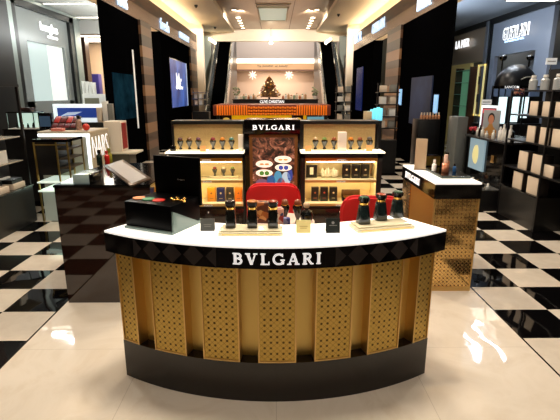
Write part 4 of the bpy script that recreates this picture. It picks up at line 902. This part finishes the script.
# black dome hood on posts
dq = on_y(515, 86, 8.9); dm = thing('dome_hood', 'large black dome hood hanging in front of the right shopfront', 'hood', (dq.x, 8.9, dq.z)); rw = on_y(535, 86, 8.9).x-dq.x
prof = [(rw*math.cos(R(a)), .40*math.sin(R(a))) for a in range(0, 90, 9)]+[(.01, .40)]
MB().lathe(prof, (0, 0, 0), 36, mx=Matrix.Scale(.7, 4, (0, 1, 0))).obj('shell', mat('black shiny vinyl', (14, 14, 17), .3), dm); MB().lathe([(rw*1.0, -.05), (rw*1.03, -.04), (rw*1.03, 0), (rw*.99, 0.005)], (0, 0, 0), 36, mx=Matrix.Scale(.7, 4, (0, 1, 0))).obj('rim', BLACK, dm)
arc = []
for i in range(11):
    s = -.1+.085*i; zz = .11+.05*math.sin(PI*i/10); rr = rw*math.sqrt(1-(zz/.4)**2)*1.01; arc.append((rw*s*.98, -.7*math.sqrt(max(0, rr*rr-(rw*s*.98)**2))-.004, zz))
MB().tube(arc, .010, 6).obj('trim_arc', mat('silver gold trim', (190, 180, 160), .3, .6), dm)
text('lettering', 'LANCOME', .045, (-rw*.45, -.7*rw*.93-.02, -.022), FRONT, LETTER, dm, width=.30, depth=.004)
for s in (-.62, .72):
    MB().tube([(rw*s, .12, .50), (rw*s, .12, -dq.z)], .016).obj('post', DARKFRAME, dm); MB().ball((rw*s, .10, .52), .07, .07, .06, 12).obj('clamp_lamp', BLACK, dm)
# signs on the right
gs_ = wall_sign(RX, 519.5, 31.5, 'GUERLAIN', .30, 1.22, 'large halo lit lettering on the blue grey shopfront at the right', SIGNWHITE, .1); text('letter_face', 'GUERLAIN', .23, (.03, -.02, .03), (0, 0, 0), DARKFRAME, gs_, width=1.16, depth=.01, bold=-.03); wall_sign(RX, 518, 40, 'PARFUMS', .05, .9, 'tiny lit second line under the large lettering at the right', SIGNBLUE, .1)
wall_sign(RX, 465.5, 43.8, 'LA MER', .24, 1.05, 'lit white lettering on the taupe fascia of the second right shop', SIGNWHITE, .1)
wall_sign(FX, 425, 2, 'LANCOME', .25, .95, 'lit lettering at the near end of the right bronze fascia', SIGNBLUE)
wall_sign(FX, 378.5, 26, 'GUERLAIN', .30, 1.75, 'lit lettering in the middle of the right bronze fascia', SIGNBLUE)
wall_sign(FX, 358.5, 37.5, 'DIOR', .34, 1.5, 'lit lettering at the far end of the right bronze fascia', SIGNBLUE)
def tagboard(px0, px1, y0, y1, Y, label):
    a, b = on_y(px0, y1, Y), on_y(px1, y0, Y); c = thing('hanging_tag', label, 'sign', ((a.x+b.x)/2, Y, a.z)); w, h = b.x-a.x, b.z-a.z; k = B(-w/2, w/2, 0, .015, 0, h).obj('board', mat('white board', (226, 228, 228), .4, emit=(230, 232, 232), es=.25), c)
    MB().box(-w*.38, w*.38, -.003, 0, h*.42, h*.58).obj('print', INKGREY, k); return c
tg = tagboard(481.5, 492, 99.5, 104.5, 8.6, 'small white tag standing above the lit red poster'); MB().tube([(0, .01, -on_y(481.5, 104.5, 8.6).z), (0, .01, 0)], .01).obj('post', STEEL, tg)
tg = tagboard(546, 557.5, 58, 64.5, 5.9, 'white tag raised above the right stand of cream cartons'); zt_ = on_y(546, 64.5, 5.9).z; MB().tube([(0, .008, ztop2-zt_+.002), (0, .008, 0.01)], .006).obj('post', STEEL, tg)
# second right shop: green lit shelves and gold niche
gu = thing('glass_shelf_unit', 'green lit glass shelf unit inside the second right shop', 'shelf unit', (RX-.3, 0, 0)); y0, y1 = pY(468, RX-.3), pY(455, RX-.3)
B(.22, .26, y0, y1, .9, 2.35).obj('back_panel', mat('green lit panel', (90, 140, 110), .4, emit=(96, 150, 116), es=.45), gu)
for z in (.9, 1.25, 1.6, 1.95, 2.3): B(0, .22, y0, y1, z, z+.02).obj('shelf', mat('green glass shelf', (1, 1, 1)), gu)
B(0.02, .26, y0-.06, y0, .0, 2.4).obj('side', MAHOG, gu); B(0.02, .26, y1, y1+.06, .0, 2.4).obj('side', MAHOG, gu)
ni = thing('lit_niche', 'gold edged lit niche beside the green glass shelves', 'niche', (RX-.08, 0, 0)); y0, y1 = pY(483.5, RX-.08), pY(476.5, RX-.08)
LN = mat('gold niche light', (236, 222, 160), .4, emit=(236, 216, 140), es=.5); MB().box(0, .05, y0, y0+.06, 1.0, 2.45).box(0, .05, y1-.06, y1, 1.0, 2.45).box(0, .05, y0, y1, 2.4, 2.45).box(0, .05, y0, y1, 1.0, 1.05).obj('frame', LN, ni); B(.03, .06, y0, y1, 1.05, 2.4).obj('back', mat('bronze niche', (110, 84, 46), .4), ni)
for z in (1.4, 1.9): B(-.04, .03, y0+.2, y1-.2, z, z+.22).obj('niche_box', CHAR, ni)
blockf('display_counter', 'dark counter with small amber bottles in front of the right black facade', 'counter', BLACK_SOFT, 419, 441, 119.5, 9.0, .4)
for i in range(7): q = on_y(421.5+2.9*i, 119, 9.08); small_bottle((q.x, 9.1, on_y(421.5, 119.5, 9.0).z+.001), 'small amber bottle on the dark counter by the right black facade, %s from the left' % ('first', 'second', 'third', 'fourth', 'fifth', 'sixth', 'seventh')[i], mat('amber clear glass', (210, 150, 110), .2), WHITEBOX, .026, .08, .05)
# lit panels on the right black facade
def face_panel(X, px0, px1, z0, z1, name, label, m, out=.03):
    y0, y1 = sorted((pY(px0, X), pY(px1, X))); s = 1 if X > 0 else -1; a, b = sorted((X-s*.0002, X-s*out)); return tag(B(a, b, y0, y1, z0, z1).obj(name, m), label, 'light')
bl = noise_material('deep blue lit glass', (6, 10, 24), (38, 54, 88), .9, .6, 0, (1, 1, .8), emit=.25)
face_panel(FX, 413, 434, .95, 2.0, 'lit_poster', 'wide dim blue lit panel on the near right black facade', bl); face_panel(FX, 437.2, 440.5, 1.25, 1.62, 'wall_light', 'narrow pale blue light right of the wide blue panel', mat('pale blue light', (150, 196, 236), .4, emit=(140, 190, 236), es=.8))
face_panel(FX, 401, 403, 1.35, 1.75, 'wall_light', 'narrow pale light left of the wide blue panel', mat('pale blue light', (1, 1, 1)))
face_panel(FX, 357, 363, 1.0, 2.6, 'lit_poster', 'deep blue panel on the far right black facade', mat('navy lit glass', (20, 28, 66), .25, emit=(30, 46, 110), es=.4))
# goods stands at the foot of the right pillars
def goods(px, Y, label, n, seed):
    random.seed(seed); q = on_y(px, 120, Y); t = thing('goods_stand', label, 'display stand', (q.x, Y, 0))
    for x in (-.2, .2): B(x-.014, x+.014, -.014, .014, 0, 1.85).obj('post', BLACK_SOFT, t)
    for k in range(n):
        z = .95+.24*k; B(-.22, .22, -.14, .14, z-.02, z).obj('shelf', BLACK_SOFT, t)
    B(-.22, .22, -.14, .14, 0, .7).obj('base', BLACK_SOFT, t)
    for k in range(n):
        for j in range(2): cube_thing('goods_box', 'goods box %s, shelf %s of the stand %s' % (('at left', 'at right')[j], ('one', 'two', 'three', 'four')[k], label.split('stand ')[1]), 'box', [WHITEBOX, mat('grey carton', (1, 1, 1)), WHITE][(k+j) % 3], (q.x-.1+.2*j, Y-.02, .951+.24*k), (.13, .12, .13+.03*random.random()), group='boxes on the goods stands')
goods(386, 9.6, 'black goods stand before the near right pillar', 4, 5); goods(343, 12.5, 'black goods stand before the far right pillar', 4, 6)
tt = blockf('display_counter', 'dark counter carrying the glowing aqua box behind the right cabinet', 'counter', BLACK_SOFT, 360, 382, 121, 8.4, .4); q = on_y(374, 112, 8.5)
zz = on_y(360, 121, 8.4).z
aq = MB()
for i, (x, h) in enumerate(((-.12, .12), (-.07, .17), (-.02, .2), (.04, .22), (.10, .24), (.15, .22))): aq.box(x-.028, x+.028, -.03, .03, 0, h, .006)
tag(put(aq.obj('light_sculpture', mat('glowing aqua acrylic', (120, 214, 232), .3, emit=(110, 210, 232), es=1.0)), (q.x+.0, 8.6, zz+.001)), 'glowing aqua stepped block behind the right display cabinet', 'lamp')
cube_thing('cream_carton', 'cream carton left of the glowing aqua block', 'box', mat('cream carton light', (226, 206, 168), .5), (on_y(367.5, 121, 8.46).x, 8.47, zz+.001), (.14, .1, .17))

# ================================================================== THE FAR END
# ---- orange kiosk
KY = 8.2; a, b = on_y(213, 115.6, KY), on_y(331, 105, KY); w = b.x-a.x; za, zb2 = a.z, b.z
kk = thing('orange_kiosk', 'orange fluted kiosk behind the black display tower', 'kiosk', ((a.x+b.x)/2, KY, 0))
OR = mat('orange lacquer', (240, 126, 24), .45, emit=(240, 120, 20), es=.25); B(-w/2, w/2, .03, 1.2, za, zb2, .01).obj('canopy', mat('orange lacquer in groove shade', (120, 44, 6), .5), kk); mb = MB()  # canopy colour darkened to put shade into the grooves between flutes
nfl = 46
for i in range(nfl):
    x = -w/2+.06+(w-.12)*(i+.5)/nfl; mid = abs(x) < w*.21
    if not mid: mb.box(x-.013, x+.013, -.012, .034, za+.006, zb2-.006, .004)
    else:
        for k in range(3): mb.box(x-.017, x+.017, -.004, .034, za+.008+(zb2-za-.02)*(k+.12*(i % 2))/3, za+.008+(zb2-za-.02)*(k+.62+.12*(i % 2))/3, .003)

mb.obj('flutes', OR, kk)
B(-w/2+.06, w/2-.06, .15, 1.1, 0, .92).obj('base', BLACK_SOFT, kk)
for x in (-w/2+.08, w/2-.08):
    for y in (.1, 1.1): B(x-.03, x+.03, y-.03, y+.03, 0.0, za).obj('post', BLACK_SOFT, kk)
YEL = mat('yellow lit panel', (250, 190, 20), .45, emit=(250, 186, 10), es=.45)
B(wx(231, KY, 119)-kk.location.x, wx(292, KY, 119)-kk.location.x, .16, .2, .95, za).obj('yellow_panel', YEL, kk)
B(wx(304, KY, 119)-kk.location.x, wx(307, KY, 119)-kk.location.x, .16, .2, .95, za).obj('yellow_panel', YEL, kk)
for px in (225.5, 298.5):
    x = wx(px, KY, 119)-kk.location.x; n = B(x-.09, x+.09, .14, .3, .93, za).obj('niche', MAHOG, kk); MB().ball((x, .13, za-.075), .06, .03, .035, 14).obj('cushion', mat('glowing cushion', (250, 206, 96), .5, emit=(250, 200, 90), es=.5), n)
x = wx(317, KY, 119)-kk.location.x; lab(B(x-.16, x+.16, .1, .2, za-.12, za-.03, .004).obj('screen', mat('aqua lit screen', (120, 180, 196), .4, emit=(120, 184, 204), es=.5), kk), 'aqua screen')
# ---- perfume bar in front of the far shop with the tree on it
BY = 12.2; a, b = on_y(233, 104, BY), on_y(318, 99.2, BY); cx = (a.x+b.x)/2; w = b.x-a.x
br_ = thing('perfume_bar', 'long black perfume bar under the Christmas tree at the far end', 'counter', (cx, BY, 0)); B(-w/2, w/2, 0, .8, 0, b.z-.02).obj('body', BLACK_SOFT, br_); B(-w/2-.02, w/2+.02, -.02, .82, b.z-.02, b.z).obj('worktop', MAHOG, br_)
text('lettering', 'CLIVE CHRISTIAN', .075, (on_y(272, 101.5, BY).x-cx, -.006, on_y(272, 101.6, BY).z), FRONT, SIGNWHITE, br_, width=on_y(284, 101, BY).x-on_y(260, 101, BY).x, depth=.006)
bz = b.z+.001
tr = thing('christmas_tree', 'small gold lit Christmas tree standing on the far black bar', 'tree', (on_y(269.3, 98, BY+.35).x, BY+.35, bz)); th = on_y(269, 76, BY+.35).z-bz
random.seed(21); tm_ = MB(); N = 420
for i in range(N):
    v = (i+.5)/N; z = th*(.08+.86*v); r = .30*(1-v)**.85+.012; a_ = i*2.39996; rr = r*(.55+.45*random.random())
    p = Vector((rr*math.cos(a_), rr*math.sin(a_), z)); d_ = Vector((math.cos(a_), math.sin(a_), -.35)).normalized(); s_ = Vector((-math.sin(a_), math.cos(a_), .2))
    L_ = .055; vs = [tm_.bm.verts.new(p+x_) for x_ in (d_*L_, s_*.016, -d_*.03, -s_*.016)]; tp = tm_.bm.verts.new(p+Vector((0, 0, .018))); 
    for k in range(4): tm_.bm.faces.new((vs[k], vs[(k+1) % 4], tp))
tm_.lathe([(.22, th*.08), (.14, th*.4), (.05, th*.8), (.004, th*.97)], (0, 0, 0), 14); tm_.obj('foliage', noise_material('gold green fir', (52, 50, 22), (150, 96, 44), 14, .6), tr)
MB().cyl((0, 0, 0), .03, th*.1, 10).obj('trunk', MAHOG, tr)
GB1, GB2, GB3 = mat('gold bauble', (250, 190, 90), .2, .6, emit=(255, 190, 90), es=.25), mat('copper bauble', (214, 110, 60), .25, .5), mat('warm fairy light', (255, 230, 170), .4, emit=(255, 224, 160), es=4)
for i in range(46):
    v = (i+.5)/46; r = .31*(1-v)**.85+.012; a_ = i*2.39996+.6; o = MB().ball((r*math.cos(a_), r*math.sin(a_), th*(.1+.85*v)), .020 if i % 3 else .010, seg=8).obj('bauble' if i % 3 else 'fairy_light', [GB3, GB1, GB2][i % 3], tr)
MB().lathe([(.002, th*.97), (.03, th*.99), (.002, th*1.03)], (0, 0, 0), 6).obj('star', GB1, tr)
# bottles along the bar
bcols = [WHITEBOX, mat('pale green glass', (150, 170, 140), .2), CREAM_LIT, ROSE, WHITE, mat('tan leather', (196, 150, 104), .5)]
pl_ = ['first', 'second', 'third', 'fourth', 'fifth', 'sixth', 'seventh', 'eighth', 'ninth']
for i in range(7): small_bottle((on_y(241+2.5*i, 99, BY+.15).x, BY+.15+.1*(i % 2), bz), 'perfume bottle on the far bar left of the tree, %s from the left' % pl_[i], bcols[i % 6], bcols[(i+2) % 6], .030, .07+.02*(i % 3), .03)
for i in range(9): small_bottle((on_y(283+2.8*i, 99, BY+.15).x, BY+.15+.1*(i % 2), bz), 'perfume bottle on the far bar right of the tree, %s from the left' % pl_[i], bcols[(i+3) % 6], bcols[i % 6], .032, .08+.025*(i % 3), .03)
def plant(px, label):
    t = thing('potted_plant', label, 'plant', (on_y(px, 99, BY+.2).x, BY+.25, bz)); MB().cyl((0, 0, 0), .045, .08, 14, .06).obj('pot', WHITE, t); random.seed(int(px)); lf = MB()
    for i in range(26):
        a_ = i*2.4; e_ = .04+.05*random.random(); z = .1+.2*random.random(); lf.ball((e_*math.cos(a_), e_*math.sin(a_), z), .028, .028, .02, 6)
    lf.obj('leaves', mat('grey green leaves', (140, 150, 120), .6), t)
plant(236.5, 'pale leafy pot plant at the left end of the far bar'); plant(315, 'pale leafy pot plant at the right end of the far bar')
# ---- the far shop's sign and snow shapes
q = on_y(270, 66, AY-.1); o = thing('shop_sign', 'thin dark lettering on the tan band over the far shop', 'sign', (q.x, AY-.06, q.z))
for wd_, x_, w_ in (('The', -.62, .22), ('jeweller', -.12, .62), ('of', .36, .14), ('beauty', .76, .5)): text('lettering', wd_, .12, (x_, 0, 0), FRONT, INKDARK, o, width=w_, depth=.01)
for i, px in enumerate((252.5, 289)):
    q = on_y(px, 75, AY+1.5); s = MB()
    for k in range(4): a_ = PI*k/4; s.tube([(-.26*math.cos(a_), 0, -.26*math.sin(a_)), (.26*math.cos(a_), 0, .26*math.sin(a_))], .022, 6)
    s.tube([(0, 0, .2), (0, 0, 3.004-q.z)], .008, 5)
    tag(put(s.obj('hanging_snowflake', mat('glowing white ornament', (255, 248, 236), .5, emit=(255, 246, 232), es=.9)), q), 'hanging white snowflake in the far shop, %s of the tree' % ('left', 'right')[i], 'ornament')
# ---- escalators
def escalator(sgn, label):
    t = thing('escalator', label, 'escalator', (0, 0, 0)); xi, xo = sgn*2.07, sgn*2.84
    lo, hi = Vector((0, 18.4, .1)), Vector((0, 25.4, 5.6)); d = hi-lo; n = 44; sb = MB(); c, e_ = sorted((xi+sgn*.10, xo-sgn*.10))
    for k in range(n):
        p = lo+d*(k/n); q = lo+d*((k+1)/n); sb.box(c, e_, p.y, q.y+.05, q.z-.55, q.z-.03)
    sb.obj('steps', mat('black rubber steps', (3, 3, 3), .9, spec=0), t)
    for x, m, nm_ in ((xi, STEEL, 'balustrade'), (xo, STEEL, 'balustrade')):
        a_, b_ = x-.02, x+.02; bm = MB(); Q = lambda x_, y_, z_: bm.bm.verts.new((x_, y_, z_))
        bm.prism([(lo.y, lo.z-.35), (hi.y, hi.z-.35), (hi.y, hi.z+.5), (lo.y, lo.z+.5)], lambda u, v, k, a_=a_: Vector((a_+k, u, v)), 0, .04); o = bm.obj(nm_, mat('silver glass balustrade', (166, 178, 182), .22, .5), t)
        MB().tube([(x, lo.y-.02, lo.z+.54), (x, hi.y, hi.z+.54)], .05, 8).obj('handrail', mat('satin chrome rail', (200, 206, 208), .22, .9), o)
    MB().prism([(lo.y, 0), (hi.y+.6, 0), (hi.y+.6, hi.z-.5), (hi.y, hi.z-.56), (lo.y, lo.z-.1)], lambda u, v, k: Vector((min(xi, xo)+.05+k, u, v)), 0, abs(xo-xi)-.1).obj('truss', BLACK_SOFT, t)
    return t
escalator(-1, 'left escalator rising to the upper floor at the far end'); escalator(1, 'right escalator rising to the upper floor at the far end')

# ================================================================== CEILING FITTINGS
vq = on_z(273, 13.5, CEIL+.12); v0, v1 = on_z(273, 20, CEIL+.12).y, on_z(273, 7.5, CEIL+.12).y
vt = thing('ceiling_panel_light', 'square pale ceiling panel in the bronze ceiling', 'ceiling light', (vq.x, (v0+v1)/2, CEIL+.12)); hw = .56; hd_ = (v1-v0)/2
MB().box(-hw, hw, -hd_, -hd_+.12, -.03, 0).box(-hw, hw, hd_-.12, hd_, -.03, 0).box(-hw, -hw+.06, -hd_, hd_, -.03, 0).box(hw-.06, hw, -hd_, hd_, -.03, 0).obj('frame', CREAM, vt); B(-hw+.06, hw-.06, -hd_+.12, hd_-.12, -.012, 0).obj('diffuser', mat('pale green diffuser', (206, 214, 196), .5, emit=(206, 216, 196), es=.45), vt)
vq = on_z(273, 4, CEIL+.12); vg = thing('air_vent', 'long slotted air vent in front of the square ceiling panel', 'air vent', (vq.x, vq.y, CEIL+.12)); B(-.6, .6, -.1, .1, -.02, 0).obj('frame', CREAM, vg); B(-.56, .56, -.06, .06, -.024, -.02).obj('grille', mat('dark slot', (90, 74, 60), .5), vg)
LAMP = mat('lamp glow', (255, 244, 220), .4, emit=(255, 236, 200), es=9)
def lamp(px, py, z, label, r=.07):
    q = on_z(px, py, z); t = thing('ceiling_spotlight', label, 'ceiling light', (q.x, q.y, z), 0, 'ceiling spotlights'); MB().lathe([(r*1.35, -.03), (r*1.4, 0)], (0, 0, 0), 16).obj('ring', CREAM, t); MB().lathe([(r, -.036), (r, -.031)], (0, 0, 0), 16).obj('bulb', LAMP, t)
chain = [(234, 9), (238.2, 17.5), (239.4, 20), (240.6, 22.5), (241.8, 25), (243, 27.5), (245, 33), (246.8, 36.8)]
o8 = ('first', 'second', 'third', 'fourth', 'fifth', 'sixth', 'seventh', 'eighth')
for i, (px, py) in enumerate(chain):
    lamp(px, py, CEIL+.12, 'spotlight in the left row of the bronze ceiling, %s from the viewer' % o8[i], .075 if i in (0, 1, 2, 3, 4, 5) else .06); lamp(551-px, py, CEIL+.12, 'spotlight in the right row of the bronze ceiling, %s from the viewer' % o8[i], .075 if i < 6 else .06)
for i, (px, py) in enumerate(((196, 5), (215, 27), (338.5, 14), (336, 34.5))):
    q = on_z(px, py, CEIL-.02); t = thing('ceiling_sensor', 'small dark fitting on the cream ceiling, %s' % ('left near', 'left far', 'right near', 'right far')[i], 'ceiling fitting', (q.x, q.y, CEIL-.02)); MB().lathe([(.05, -.05), (.055, 0)], (0, 0, 0), 14).obj('cup', CHAR, t); MB().ball((0, 0, -.055), .035, seg=10).obj('lens', BLACK, t)
q = on_y(271, 41, FAR-.3); t = thing('pendant_lamp', 'bright pendant lamp at the far edge of the bronze ceiling', 'lamp', (q.x, FAR-.3, CEIL+.12)); MB().tube([(0, 0, 0), (0, 0, q.z-CEIL-.10)], .01, 6).obj('cord', CHAR, t); MB().lathe([(.07, q.z-CEIL-.25), (.09, q.z-CEIL-.22), (.07, q.z-CEIL+.02)], (0, 0, 0), 16).obj('shade', LAMP, t)
for i, (px0, px1) in enumerate(((209, 216), (331, 325))):
    a, b = on_y(px0, 38.5, FAR-.4), on_y(px1, 43.5, FAR-.4); o = MB().tube([a, b], .06, 8).obj('light_tube', LAMP); tag(o, 'short slanting light tube on the far bulkhead, at the %s' % ('left', 'right')[i], 'light')
for i in range(3):
    sgn = -1
    y = (9.6, 11.6, 13.6)[i]; t = thing('ceiling_light', 'long white strip light in the left shop ceiling, %s' % ('nearest', 'second', 'farthest')[i], 'ceiling light', (-4.85 if i < 2 else -5.0, y, 3.72)); B(-.62, .75, -.05, .05, -.03, 0).obj('housing', WHITE, t); B(-.61, .74, -.04, .04, -.035, -.03).obj('diffuser', LED, t)
dl = thing('ceiling_light', 'large white lit box in the ceiling at the top right corner', 'ceiling light', (4.9, 9.2, 3.72)); B(-.15, .9, -.5, .9, -.22, 0).obj('housing', mat('dark soffit', (1, 1, 1)), dl); B(-.13, .88, -.48, .88, -.232, -.22).obj('diffuser', mat('panel glow', (255, 250, 240), .4, emit=(255, 246, 230), es=2.5), dl)

# ================================================================== LIGHT
w = D.worlds.new('world'); SC.world = w; w.use_nodes = True
w.node_tree.nodes['Background'].inputs[0].default_value = (.9, .78, .62, 1); w.node_tree.nodes['Background'].inputs[1].default_value = .12
WARM = (1, .83, .62)
for x in (-1.1, 1.1):
    for y in (-.6, 1.4): area('downlight', (x, y, CEIL+.1), .28, 9.5, (1, .88, .74))
area('downlight', (0, 2.9, CEIL+.1), .8, 42, (1, .87, .7), spread=100)
area('downlight', (0, 5.2, CEIL+.1), .3, 45, WARM, spread=110)
for x in (-2.6, 2.6):
    for y, e in ((1.5, 24), (4.5, 46), (7.5, 40), (10.5, 30)): area('downlight', (x, y, CEIL-.03), .2, e, (1, .90, .78))
for y in (8.5, 11.5, 14.5, 17.5): area('downlight', (0, y, CEIL+.1), .3, 55, WARM)
for s in (-1, 1): spot('bulkhead_fill', (s*1.2, 17.5, CEIL+.1), (s*2.4, FAR, 3.9), 1300, 84, (1, .9, .8))  # spots added to brighten the far bulkhead and end walls
area('shop_light', (-4.5, 9.3, 3.69), 1.1, 75, (.95, 1, .98), sy=.06); area('shop_light', (-5.4, 15.7, 3.32), 1.2, 90, (1, .88, .74))
area('shop_light', (4.25, 9.3, 3.69), (.05), 60, (.84, .91, 1), sy=1.8); area('shop_light', (4.75, 9.0, 3.69), .05, 45, (.84, .91, 1), sy=1.5); area('shop_light', (6.8, 13.8, 3.55), 1.0, 60, (1, .88, .66))
area('facade_fill', (3.62, 12, 3.25), .12, 120, (.82, .9, 1), (0, -R(110), 0), 7); area('facade_fill', (-3.62, 12, 3.25), .12, 90, (.96, 1, .98), (0, R(110), 0), 7)  # added fill, unseen behind both facades, washing shopfronts and shop ceilings
spot('stand_fill', (1.0, 4.6, CEIL+.1), (3.15, 5.6, 1.1), 260, 34, (1, .9, .78))  # added fill to brighten the cream cartons on the right stand
area('atrium_light', (0, 24.6, 7.1), 4, 420, (1, .93, .86)); area('far_shop_light', (0, AY+1.7, 2.98), 3, 105, (1, .86, .7), sy=2)
SC.view_settings.view_transform = 'Standard'; SC.view_settings.look = 'None'; SC.view_settings.exposure = 0; SC.view_settings.gamma = 1
SC.view_settings.use_curve_mapping = False

for s in (-1, 1): spot('display_fill', (s*.75, 3.0, CEIL+.1), (s*.75, 4.75, 1.2), 200, 40, (1, .88, .7))  # pair of spots added to lift the gold panels of the back display
